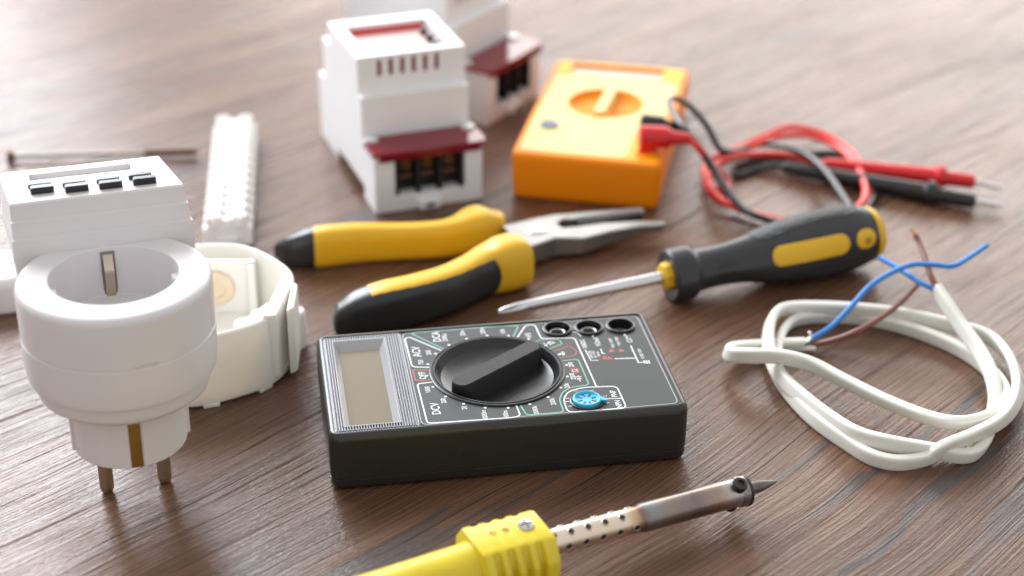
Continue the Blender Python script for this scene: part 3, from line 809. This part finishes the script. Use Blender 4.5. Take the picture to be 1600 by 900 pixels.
# recessed jack field at the near right corner
bm = bmesh.new(); holes_sheet(bm, [tuple(p) for p in roundpoly([Vector(p) for p in ((18.6, -57.5), (31.3, -57.5), (31.3, -23.2), (18.6, -29.5))], 2, True)], [], 23.13)
yj = finish('jack_field', bm, yel_pl, ym)
for v_ in (-52, -39, -27): 
    finish('input_jack', lathe_new([(4.4, 22.9), (4.4, 23.8), (3.8, 24.1), (3.2, 23.6), (3.2, 23.2), (0, 23.2)], n=32, c=(25.4, v_), cap0=False), orange_pl, ym)

# ================================================================== TEST LEADS
def lead(name, label, plug_px, plug_mat, wire_mat, wire_pts, rear, tipend, needle, rplug=4.6):
    t = thing(name, label, 'test lead', group=None)
    # plug body: a right-angle shroud lying over the jack
    (ax_, ay, az), (bx_, by, bz_) = plug_px
    A = W(ax_, ay, az); B = W(bx_, by, bz_)
    bm = bmesh.new(); Ld = (B - A).length
    xlathe(bm, [(-1.0, rplug * .75), (0, rplug), (Ld * .50, rplug), (Ld * .56, rplug * .82), (Ld * .62, rplug * .62), (Ld * .9, rplug * .52), (Ld * .97, rplug * .42), (Ld, 1.5)], 28)
    m = axis_matrix(A, B); m.translation = A
    xform(bm, m)
    box(bm, A.x - .5, A.x + 7.5, A.y - 3.4, A.y + 3.4, 22.9, A.z)
    finish('plug', bm, plug_mat, t, 40)
    pts = [B - (B - A).normalized() * 1.5] + [W(*p) for p in wire_pts]
    Rr = W(*rear); Tt = W(*tipend); Nn = W(*needle)
    pts += [Rr - (Tt - Rr).normalized() * 6, Rr]
    bm = bmesh.new(); tube(bm, smooth([tuple(p) for p in pts], 10), 1.6, 12); finish('wire', bm, wire_mat, t, 60)
    m = axis_matrix(Rr, Tt); m.translation = Rr; L_ = (Tt - Rr).length
    bm = bmesh.new()
    xlathe(bm, [(-1, 1.8), (0, 2.6), (L_ * .12, 3.2), (L_ * .5, 3.9), (L_ * .74, 4.4), (L_ * .755, 5.8), (L_ * .785, 5.9), (L_ * .80, 4.4), (L_ * .82, 3.5), (L_ * .98, 3.3), (L_, 2.6)], 28)
    xform(bm, m); pb = finish('probe_handle', bm, plug_mat, t, 40)
    m2 = axis_matrix(Tt, Nn); m2.translation = Tt; L2 = (Nn - Tt).length
    bm = bmesh.new(); xlathe(bm, [(-2, 1.0), (L2 - 4, 1.0), (L2, .15)], 14); xform(bm, m2); finish('needle', bm, steel, pb)
    return t
lead('test_lead', 'red test lead coiled beside the orange meter with its red probe', ((1001, 213, 30), (1082, 217, 29)), red_pl, red_wire,
     [(1092, 232, 25), (1112, 258, 14), (1134, 280, 5), (1136, 298, 3), (1116, 296, 2), (1103, 272, 2), (1110, 250, 2), (1150, 232, 3), (1192, 214, 5), (1235, 199, 7), (1288, 210, 6), (1332, 240, 4), (1357, 280, 3), (1350, 318, 3), (1315, 342, 3),
      (1260, 352, 2), (1205, 340, 3), (1150, 324, 3), (1116, 306, 5), (1100, 275, 5.5), (1106, 252, 5.5), (1140, 238, 6), (1180, 226, 7), (1220, 213, 8), (1262, 212, 8), (1306, 228, 7), (1340, 262, 6), (1352, 300, 6), (1338, 326, 6), (1300, 344, 5.5),
      (1240, 352, 5), (1175, 334, 6), (1128, 312, 8), (1108, 280, 9), (1118, 257, 8), (1150, 244, 7), (1195, 241, 6), (1240, 244, 5.5)],
     (1290, 256, 5.5), (1524, 284, 6), (1570, 296, 4.5), 5.2)
lead('test_lead', 'black test lead coiled with the red one, its black probe lying nearest the camera', ((1004, 193, 27.5), (1066, 200, 27)), blk_soft, blk_wire,
     [(1082, 216, 26), (1112, 262, 16), (1150, 316, 7), (1195, 340, 5), (1262, 352, 8), (1325, 334, 9), (1306, 290, 9), (1272, 250, 9.5), (1232, 230, 9), (1188, 225, 6), (1148, 236, 8), (1124, 232, 12), (1106, 199, 20), (1080, 168, 27), (1056, 154, 29), (1046, 160, 30),
      (1056, 184, 31), (1076, 208, 29), (1108, 252, 19), (1152, 318, 10), (1195, 342, 8), (1260, 356, 3), (1330, 344, 3), (1368, 300, 1.8), (1352, 258, 1.8), (1300, 240, 1.8), (1240, 244, 1.8), (1182, 250, 1.8), (1150, 262, 1.8), (1152, 274, 1.8), (1180, 266, 1.8)],
     (1226, 262, 4), (1525, 315, 4.5), (1570, 322, 3), 4.6)

# ================================================================== PLIERS
pl = thing('pliers', 'needle nose pliers with yellow and black grips lying open behind the black multimeter', 'pliers', 0, 0)
def handle(ctrl, flip):
    P = smooth([(*W(x, y, h / 2 + .2), w, h) for x, y, w, h in ctrl], 40)
    # resample evenly
    fr = frames([p[:3] for p in P]); n = 160; rs = []
    for i, (p, t, s, u) in enumerate(fr):
        w, h = P[i][3] / 2, P[i][4] / 2
        rs.append([p + s * a + Vector((0, 0, 1)) * b for a, b in supell(w, h, n, 3.0)])
    k0 = [(rs[0][j] - fr[0][0]) for j in range(n)]
    pre = []
    for q, sc_ in ((-1.7, .30), (-1.4, .62), (-.8, .86)):
        pre.append([fr[0][0] + fr[0][1] * q * 1.6 + d * sc_ for d in k0])
    post = []
    k1 = [(rs[-1][j] - fr[-1][0]) for j in range(n)]
    for q, sc_ in ((.6, .92), (1.2, .7)): post.append([fr[-1][0] + fr[-1][1] * q + d * sc_ for d in k1])
    return pre + rs + post, 3, n
def split_handle(ctrl, out_sign, lim, tipfrac, name):
    R_, npre, n = handle(ctrl, 1); K = len(R_)
    yb, bb = bmesh.new(), bmesh.new()
    def isblack(k, j):
        f = (k + .5 - npre) / (K - npre - 2); a = 2 * PI * (j + .5) / n
        if f < tipfrac: return True
        c_, s_ = math.cos(a), math.sin(a)
        if out_sign * c_ < -.05 or s_ > .975 - .45 * f: return False
        end = lim - .06 * max(0, 1 - (1 - abs(s_)) * 1.0) - (.07 * (abs(s_ + .1)) ** 2)
        return f < end
    bvs = {}
    def add(bm, key, idx):
        vs = []
        for (k, j) in idx:
            kk = (key, k, j)
            if kk not in bvs:
                bvs[kk] = bm.verts.new(R_[k][j])
            vs.append(bvs[kk])
        bm.faces.new(vs)
    for k in range(K - 1):
        for j in range(n):
            idx = [(k, j), (k, (j + 1) % n), (k + 1, (j + 1) % n), (k + 1, j)]
            add(bb if isblack(k, j) else yb, isblack(k, j), idx)
    add(bb, True, [(0, j) for j in range(n)][::-1]); add(yb, False, [(K - 1, j) for j in range(n)])
    # yellow core slightly inset is not needed: the two skins meet edge to edge
    g = finish(name, yb, yel_grip, pl, 50); finish('black_inlay', bb, blk_grip, g, 50)
ctrlA = [(440, 389, 8, 9), (464, 389, 10.5, 15), (500, 385, 12, 17.5), (560, 379, 11.5, 17), (620, 377, 10.5, 16), (680, 374, 10.5, 16), (712, 368, 12, 16.5), (738, 358, 17, 17.5), (756, 352, 18, 17), (770, 353, 13, 14), (785, 355, 11, 12.5)]
ctrlB = [(530, 500, 10, 13), (556, 490, 14, 17), (600, 479, 16, 19.5), (650, 467, 15, 19.5), (700, 451, 14, 19), (735, 434, 14, 19), (758, 422, 16, 20), (778, 414, 18.5, 22), (800, 408, 19, 22.5), (812, 405, 18, 21.5)]
split_handle(ctrlA, -1, .80, .18, 'grip')
split_handle(ctrlB, 1, .74, .17, 'grip')
ZJ = 10.5
def wp_(pts, z): return [tuple(W(x, y, z)[:2]) for x, y in pts]
lower = [(792, 362), (808, 352), (826, 347), (850, 343), (866, 342), (871, 349), (880, 355), (905, 352), (940, 346), (1000, 341), (1038, 341), (1042, 344), (1036, 347), (1000, 350), (955, 359), (912, 371), (868, 371), (826, 386), (812, 392), (800, 380)]
upper = [(784, 352), (800, 349), (830, 341), (866, 334), (920, 328), (1004, 319), (1008, 326), (960, 331), (915, 337), (893, 341), (880, 341), (872, 347), (852, 352), (825, 358), (800, 366)]
def jaw(pts, z0, z1, tip):
    bm = bmesh.new(); prism(bm, wp_(pts, z1), z0, z1)
    base = W(870, 352, ZJ); tp = W(*tip, ZJ); d = tp - base; d.z = 0; L_ = d.length; d.normalize()
    for v in bm.verts:                                        # the nose gets thinner towards its tip
        k = max(0, min(1, (Vector((v.co.x - base.x, v.co.y - base.y, 0)).dot(d)) / L_))
        v.co.z += k * (4.6 if v.co.z < 5 else -1.2)
    return finish('jaw', bm, steel_b, pl, 30, bevel=.8, seg=3)
jaw(lower, 1.5, ZJ, (1040, 343)); jaw(upper, 2.0, ZJ - .4, (1006, 323))
q = W(838, 359, ZJ)
finish('pivot', lathe_new([(4.6, ZJ - 1), (4.6, ZJ + .35), (4.0, ZJ + .6), (0, ZJ + .6)], n=32, c=(q.x, q.y)), steel, pl)
bm = bmesh.new(); q0 = W(900, 346, ZJ - 2); q1 = W(1002, 333, ZJ - 2)
dv = (q1 - q0); nn = Vector((-dv.y, dv.x, 0)).normalized()
prism(bm, [tuple((q0 + nn * 3.2)[:2]), tuple((q0 - nn * 3.4)[:2]), tuple((q1 - nn * 1.6)[:2]), tuple((q1 + nn * 1.6)[:2])], 4.5, ZJ - 1.6)
finish('jaw_gap_fill', bm, M('tooth_gap_shade', (.02, .02, .02), .6, metal=.3), pl)  # near-black block fills the jaw gap, painting its shade and the dark teeth

# ================================================================== SCREWDRIVER
q0 = W(778, 488, 7.2); q1 = W(1360, 363.5, 15.0)
sd = thing('screwdriver', 'screwdriver with black and yellow handle lying between pliers and white cable', 'screwdriver', 0, 0)
sd.matrix_world = axis_matrix(q0, q1); LS = (q1 - q0).length
HS = (W(1040, 430, 10.8) - q0).length          # handle start
bm = bmesh.new(); n = 48; rs = []
for x, r, fl in ((0, .5, .1), (.4, 1.0, .25), (1.5, 1.35, .5), (4, 1.9, .55), (7, 2.25, .4), (10, 2.4, .15), (12, 2.42, 0), (HS + 4, 2.42, 0)):
    rs.append([(x, r * (1 - fl * (0.5 + .5 * math.cos(4 * a)) ** 2) * math.cos(a + PI / 4), r * (1 - fl * (.5 + .5 * math.cos(4 * a)) ** 2) * math.sin(a + PI / 4)) for a in [2 * PI * k / n for k in range(n)]])
rings(bm, rs); finish('shank', bm, M('satin_chrome', (.66, .66, .67), .28, metal=1, rvar=.05), sd, 40)
HL = LS - HS
bm = bmesh.new(); xlathe(bm, [(HS - 2.2, 4.6), (HS - 1.6, 5.8), (HS + 2.5, 6.4), (HS + 5, 6.4)], 8, a0=.3); finish('ferrule', bm, yel_grip, sd, 30, bevel=.5)
prof = [(1.2, 6.6), (.6, 9.6), (1.0, 10.4), (2.2, 10.9), (8.0, 11.1), (10.2, 10.8), (11.6, 9.6), (14, 8.9), (20, 8.5), (26, 8.6), (33, 9.3), (41, 10.9), (50, 12.7), (58, 13.8), (68, 14.4), (78, 14.3), (86, 13.6), (91, 12.5), (94, 11.2)]
prof = [(HS + a, r) for a, r in prof]
sp = smooth(prof, 4)
def hr(x):
    for a, b in zip(sp, sp[1:]):
        if a[0] <= x <= b[0] and b[0] > a[0]: return a[1] + (b[1] - a[1]) * (x - a[0]) / (b[0] - a[0])
    return sp[-1][1]
def hshape(x, a, base=None):
    """handle radius: round collar, slightly three-lobed fat end with lengthwise flutes"""
    r = hr(x) if base is None else base
    k = max(0, min(1, (x - HS - 30) / 20))
    return r * (1 - .018 * k * (1 + math.cos(6 * a)))
nA = 96; rs = []
for x, r in sp: rs.append([(x, hshape(x, a, r) * math.cos(a), hshape(x, a, r) * math.sin(a)) for a in [2 * PI * k / nA for k in range(nA)]])
bm = bmesh.new(); rings(bm, rs); hd = finish('handle', bm, blk_grip, sd, 45)
bm = bmesh.new(); xlathe(bm, [(HS + 92.5, 11.95), (HS + 94.3, 11.7), (HS + 96.2, 10.6), (HS + 97.6, 8.6), (HS + 98.2, 6), (HS + 98.4, 0)], 48, False); finish('end_cap', bm, yel_grip, hd)
def resample(pts, n):
    P = [Vector(p) for p in pts] + [Vector(pts[0])]; D = [0]
    for a, b in zip(P, P[1:]): D.append(D[-1] + (b - a).length)
    out = []; j = 0
    for i in range(n):
        t = D[-1] * i / n
        while D[j + 1] < t: j += 1
        f = (t - D[j]) / max(1e-9, D[j + 1] - D[j]); out.append(tuple(P[j].lerp(P[j + 1], f)))
    return out
def patch(name, x0, x1, ac, half, off, mat, par, hole=None, rr=None, nx=44, na=20):
    """rounded inlay that follows the handle surface; half = half width in mm"""
    bm = bmesh.new(); out = []
    hx = (x1 - x0) / 2; hy = half; rr = rr or min(hx, hy) * .95; cx = (x0 + x1) / 2
    loops = []
    for ins, of in ((0, -.5), (0, off * .6), (.35, off)):
        loops.append([(cx + x, y, of) for x, y in resample(rrect(hx - ins, hy - ins, max(.3, rr - ins), 8), 88)])
    L0 = loops[-1]; cen = []
    for f in (.75, .5, .25, .04): loops.append([(cx + (x - cx) * (f if hx <= hy else (hx - (1 - f) * hy) / hx if True else f), y * f, off) for x, y, _ in L0])
    rs = []
    for lp in loops:
        ring = []
        for x, y, of in lp:
            r0 = hr(x); a = ac + y / r0; r = hshape(x, a) + of
            ring.append((x, r * math.cos(a), r * math.sin(a)))
        rs.append(ring)
    rings(bm, rs, False, True)
    return finish(name, bm, mat, par, 50)
# camera side is local -y and up
AC = PI + math.radians(-22)
patch('yellow_inlay', HS + 43, HS + 77, AC, 4.5, .35, yel_grip, hd)
pz = patch('yellow_inlay', HS + 80.5, HS + 90, AC, 4.2, .35, yel_grip, hd)
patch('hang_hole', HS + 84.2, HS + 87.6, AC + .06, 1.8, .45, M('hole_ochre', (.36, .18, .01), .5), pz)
for a_ in (AC - 1.45, AC + 1.35): patch('dotted_pad', HS + 38, HS + 88, a_, 8.2, .30, knurl_m, hd)
for a_ in (AC - 2.9,): patch('dotted_pad', HS + 40, HS + 88, a_, 7, .30, knurl_m, hd)
b_ = patch('thumb_mark', HS + 19, HS + 28, AC + .1, 3.4, .12, blk_soft, hd)

# ================================================================== WHITE CABLE
cbt = thing('cable', 'white flat two core cable coiled loosely with blue and brown bare ends', 'cable', 0, 0)
K = lambda x, y, z: tuple(W(1120 + x / 2.25, 340 + y / 2.25, z))
cp = [K(772, 250, 19), K(812, 310, 16), K(862, 385, 12), K(918, 462, 9), K(962, 545, 7), K(978, 620, 5), K(968, 690, 3.4), K(955, 760, 2.8), K(925, 815, 2.8), K(870, 838, 3.0), K(760, 820, 4.5), K(610, 794, 7), K(500, 765, 7), K(410, 715, 6), K(310, 640, 5.5), K(225, 560, 5.5), K(188, 480, 6), K(182, 400, 7), K(205, 340, 7.5), K(262, 318, 7.5), K(400, 318, 7.5), K(560, 330, 7), K(700, 352, 6.5), K(830, 382, 6.5),
      K(950, 418, 6), K(1020, 480, 5.5), K(1058, 560, 5.5), K(1052, 640, 6), K(1000, 712, 8), K(900, 765, 8.5), K(800, 805, 7), K(740, 845, 3), K(640, 862, 2.8), K(545, 842, 2.8), K(450, 785, 2.8), K(340, 705, 2.8), K(252, 610, 2.8), K(208, 530, 2.8), K(212, 460, 3), K(232, 400, 3.2), K(285, 358, 3.2), K(400, 348, 3), K(540, 358, 3), K(680, 392, 3), K(810, 442, 3),
      K(910, 498, 3), K(980, 560, 3), K(1012, 620, 3.6), K(990, 675, 5.5), K(930, 708, 8), K(850, 722, 9), K(750, 705, 8.5), K(600, 648, 8), K(450, 575, 8.5), K(330, 515, 10), K(215, 488, 12), K(120, 486, 11), K(60, 484, 9), K(40, 474, 7.2), K(52, 463, 6), K(90, 457, 4.6), K(140, 453, 3.4), K(195, 450, 3), K(250, 447, 3), K(305, 446, 3)]
P = smooth(cp, 8)
fr = frames(P); rs = []; n = 28
mk = Vector(K(1064, 580, 5.5)); i0 = min(range(len(fr)), key=lambda i: (fr[i][0] - mk).length); tws = -1.0
for i, (p, t, s, u) in enumerate(fr):
    tw = .40 * math.sin(i * .035) + tws * math.exp(-((i - i0) / 16) ** 2)
    ring = []
    for a, b in supell(1.85, 3.0, n, 3.6):
        ca, sa = a * math.cos(tw) - b * math.sin(tw), a * math.sin(tw) + b * math.cos(tw)
        ring.append(p + s * ca + u * sa)
    rs.append(ring)
bm = bmesh.new(); rings(bm, rs); sh = finish('sheath', bm, cab_wh, cbt, 60)
p, t, s_, u_ = fr[i0]; tw = .40 * math.sin(i0 * .035) + tws
nrm = s_ * math.cos(tw) + u_ * math.sin(tw)
if nrm.z < 0: nrm = -nrm
ya = nrm.cross(t).normalized()
bm = bmesh.new(); text_into(bm, 'DE', 0, 0, 0, 2.8, 0, 0, 1)
mt_ = Matrix((t, ya, nrm)).transposed().to_4x4(); mt_.translation = p + nrm * 2.0; xform(bm, mt_)
finish('sheath_print', bm, M('faint_grey_print', (.42, .43, .43), .5), sh, flat=True)
# torn sheath flap where the cores leave it
e2 = fr[-1]; bm = bmesh.new()
fl = [e2[0] - e2[1] * 2, e2[0] + e2[1] * 2.0 + e2[2] * .2 + Vector((0, 0, 2.6)), e2[0] + e2[1] * 2.4 + Vector((0, 0, 4.3)), e2[0] + e2[1] * 1.6 + Vector((0, 0, 5.6))]
tube(bm, smooth([tuple(p) for p in fl], 6), [1.7, 1.7, 1.6, 1.6, 1.5, 1.5, 1.4, 1.3, 1.2, 1.2, 1.1, 1.0, .9, .8, .8, .7, .6, .5, .4][:19], 10, ry=.6)
fl = [e2[0] - e2[1] * 2 - Vector((0, 0, 1.2)), e2[0] + e2[1] * 2.5 - e2[2] * -.6 - Vector((0, 0, 1.2)), e2[0] + e2[1] * 4.6 + e2[2] * 1.0 - Vector((0, 0, 1.4))]
tube(bm, smooth([tuple(p) for p in fl], 6), [1.8 - .09 * i for i in range(13)], 10, ry=.9)
finish('torn_flap', bm, cab_wh, sh)
def core(pts, mat, bare=0.0):
    bm = bmesh.new(); tube(bm, smooth(pts, 10), 1.12, 12); c_ = finish('core_wire', bm, mat, cbt, 60)
    if bare:
        a, b = Vector(pts[-2]), Vector(pts[-1]); d = (b - a).normalized()
        bm = bmesh.new(); tube(bm, [tuple(b - d), tuple(b + d * bare)], .75, 10); finish('copper_tip', bm, copper, c_)
core([K(290, 444, 3.6), K(320, 432, 4), K(400, 385, 6.5), K(470, 315, 11), K(540, 240, 17), K(620, 190, 22), K(690, 165, 25), K(760, 165, 26), K(830, 170, 26), K(890, 138, 26.5), K(948, 98, 27)], core_bl)
core([K(290, 450, 2.6), K(340, 446, 2.4), K(430, 424, 6.5), K(520, 385, 11.2), K(610, 329, 12.2), K(668, 276, 13.2), K(704, 238, 14.5)], core_br)
core([K(800, 292, 16.6), K(782, 264, 18.0), K(766, 252, 19.0), K(715, 228, 20), K(650, 185, 20.5), K(572, 140, 21)], core_bl)
core([K(800, 290, 17.4), K(784, 264, 19.0), K(770, 240, 20.6), K(752, 205, 23), K(735, 150, 26), K(712, 90, 29), K(698, 62, 31)], core_br, 3.0)

# ================================================================== SOLDERING IRON
i0 = W(868, 846, 11.5); i1 = W(1163, 766, 9.0)
si = thing('soldering_iron', 'soldering iron with yellow ribbed handle and heat stained barrel in the foreground', 'soldering iron', 0, 0)
si.matrix_world = axis_matrix(i0, i1)
LB = (i1 - i0).length; print('barrel', LB)
bm = bmesh.new(); xlathe(bm, [(-14, 4.2), (LB * .42, 4.25), (LB * .44, 4.7), (LB - 6, 4.75), (LB - .6, 4.8), (LB - .2, 4.5), (LB - .2, 3.0), (LB - 4, 2.2)], 48); brl = finish('barrel', bm, barrel_m, si, 40)
rim_m = M('burr_steel', (.60, .51, .41), .4, metal=1)
hb, hm = bmesh.new(), bmesh.new()
for turn in range(6):
    for k in range(-1, 5):
        for _one in (0,):
            ang = math.radians(116 + 60 * turn)
            x = 4.3 + k * 6.1 - (1.8 if turn % 2 else 0)
            if not -3.2 < x < LB * .42 - 1.3: continue
            d = Vector((0, math.cos(ang), math.sin(ang)))
            mtx = Vector((1, 0, 0)).rotation_difference(d).to_matrix().to_4x4(); mtx.translation = Vector((x, 0, 0))
            b2 = bmesh.new(); xlathe(b2, [(4.0, 1.0), (4.40, 1.0)], 16); xform(b2, mtx)
            t = bpy.data.meshes.new('t'); b2.to_mesh(t); b2.free(); hb.from_mesh(t); bpy.data.meshes.remove(t)
            b2 = bmesh.new(); xlathe(b2, [(4.1, 1.35), (4.34, 1.25), (4.44, 1.12), (4.38, 1.0)], 16, False, False); xform(b2, mtx)
            t = bpy.data.meshes.new('t'); b2.to_mesh(t); b2.free(); hm.from_mesh(t); bpy.data.meshes.remove(t)
finish('vent_hole_discs', hb, blk_matte, brl); finish('hole_rims', hm, rim_m, brl)  # holes are not cut: black discs paint the dark inside them
bm = bmesh.new(); xlathe(bm, [(LB - 3.2, 4.9), (LB - 2.8, 5.15), (LB - .3, 5.2), (LB + .3, 4.9), (LB + .35, 3.2), (LB - 1, 2.4)], 40); clp = finish('tip_collar', bm, M('bright_collar_metal', (.42, .41, .40), .3, metal=1, var=.5, rvar=.1), si)
bm = bmesh.new(); xlathe(bm, [(LB - .6, 5.22), (LB - .45, 5.4), (LB + .35, 5.4), (LB + .5, 5.0), (LB + .4, 4.2)], 40, False, False); finish('dark_ring', bm, oxid, clp)
for ang in (math.radians(118), math.radians(118 + 165)):
    d = Vector((0, math.cos(ang), math.sin(ang))); mtx = Vector((0, 0, 1)).rotation_difference(d).to_matrix().to_4x4(); mtx.translation = Vector((LB - 4.2, 0, 0))
    bm = lathe_new([(2.5, 4.0), (2.55, 6.0), (2.2, 6.7), (1.2, 6.8), (1.1, 6.1), (0, 6.0)], n=24); xform(bm, mtx); finish('set_screw', bm, oxid, clp)
bm = bmesh.new(); xlathe(bm, [(LB - 3, 2.1), (LB + 5.5, 2.1), (LB + 8.5, 1.6), (LB + 11.5, .75), (LB + 13, .25)], 32); finish('tip', bm, tip_m, si)
# handle
GX = -4.5
def sec(x, k, kt=None):
    kt = kt or (1 - (1 - k) * .45)
    half = [(6.6 * kt, 8.5), (8.0 * kt, 8.0), (12.2 * k, 3.0), (12.8 * k, 1.6), (12.8 * k, -7.0), (11.8 * k, -9.0), (9.5 * k, -10.6)]
    return [(x + GX, -y, z) for y, z in half] + [(x + GX, y, z) for y, z in half[::-1]]
rs = [sec(-24.6, .80), sec(-24.0, .97), sec(-23.2, 1)]
for k in range(4):
    xb = -20.6 + k * 4.7
    rs += [sec(xb - .9, 1), sec(xb - .3, .81), sec(xb + 1.3, .80), sec(xb + 2.0, 1)]
rs += [sec(-1.0, 1.0), sec(-.2, .97), sec(0, .90)]
bm = bmesh.new(); rings(bm, rs); fg = finish('collar_guard', bm, iron_yel, si, 32, bevel=.35)
hp = [(-26, 0, -1.8), (-32, 0, -2.2), (-60, 0, -3.4), (-100, 0, -5.4), (-138, 0, -7.4), (-141, 0, -7.5)]
bm = bmesh.new(); tube(bm, hp, [9.2, 8.6, 8.3, 8.8, 8.4, 6.0], 48, fr=[(Vector(p), Vector((1, 0, 0)), Vector((0, 1, 0)), Vector((0, 0, 1))) for p in hp]); finish('handle', bm, iron_yel, si, 40)
SX = GX - 6.0
ss = finish('guard_screw', lathe_new([(2.6, 8.3), (2.6, 8.9), (2.2, 9.4), (0, 9.6)], n=32, c=(SX, 0.6)), steel, fg)
bm = bmesh.new(); box(bm, SX - 1.9, SX + 1.9, .3, .9, 9.1, 9.65); box(bm, SX - .3, SX + .3, -1.3, 2.5, 9.1, 9.66); finish('screw_slot', bm, oxid, ss)
for x_ in (GX - 17.0, GX - 12.6):
    finish('vent_dimple', lathe_new([(1.3, 8.4), (1.3, 8.58), (.9, 8.58), (.8, 8.5), (0, 8.5)], n=20, c=(x_, 1.2)), M('dimple_ochre', (.50, .30, .02), .5), fg)

# ================================================================== WHITE CAP at the left edge
wc0 = W(2, 470, 8)
wc = thing('socket_cap', 'white rounded plastic piece at the left edge behind the plug timer', 'plastic cap', -214, 588, math.radians(12))
bm = bmesh.new(); rings(bm, [[(x, y, z) for x, y in rrect(19 - i_, 15 - i_, 9 - i_, 8)] for i_, z in ((1.5, 0), (.4, 1), (0, 3), (0, 11), (.6, 13.5), (2.2, 15), (4, 15.4))])
wb = finish('body', bm, white_pl, wc, 40)
cb = bmesh.new(); box(cb, -6, 5, -5.5, 1.5, 10, 18)
cut(wb, cb)
bm = lathe_new([(2.2, 15.2), (2.2, 17), (1.6, 17.6), (0, 17.7)], n=20, c=(4, 10)); finish('red_button', bm, red_pl, wc)

# ================================================================== CAMERA
cd = bpy.data.cameras.new('camera'); co = bpy.data.objects.new('camera', cd); COL.objects.link(co)
m = Matrix((cR, cU, -cF)).transposed().to_4x4(); m.translation = CAM * S; co.matrix_world = m
cd.sensor_width = 36; cd.sensor_fit = 'HORIZONTAL'; cd.lens = FPX / 1600 * 36
cd.clip_start = .01; cd.clip_end = 50
fd = 562.0                      # mm, just behind the iron's tip
cd.dof.use_dof = True; cd.dof.focus_distance = fd * S; cd.dof.aperture_fstop = 5.9; cd.dof.aperture_blades = 9
scn.camera = co

# ================================================================== LIGHT
w = bpy.data.worlds.new('World'); scn.world = w; w.use_nodes = True
nt = w.node_tree; bg = nt.nodes['Background']; bg.inputs['Color'].default_value = (1.0, .98, .97, 1); bg.inputs['Strength'].default_value = .74
def area(name, loc, target, sx, sy, power, col):
    l = bpy.data.lights.new(name, 'AREA'); l.shape = 'RECTANGLE'; l.size = sx; l.size_y = sy; l.energy = power; l.color = col
    o = bpy.data.objects.new(name, l); COL.objects.link(o); o.location = loc
    d = Vector(target) - Vector(loc); o.rotation_euler = d.to_track_quat('-Z', 'Y').to_euler(); return o
area('window_light', (-1.25, 2.2, 1.35), (0, .6, 0), 1.6, 1.5, 110, (.90, .94, 1.0))
area('far_sheen_light', (.7, 3.2, 1.0), (0, .7, 0), 2.8, 1.05, 42, (1.0, .98, .95))  # broad light added at the back for far tabletop sheen, not a window
scn.view_settings.view_transform = 'Standard'; scn.view_settings.look = 'None'; scn.view_settings.exposure = .16; scn.view_settings.gamma = 1
scn.render.engine = 'CYCLES'
scn.cycles.use_denoising = True
scn.cycles.max_bounces = 8
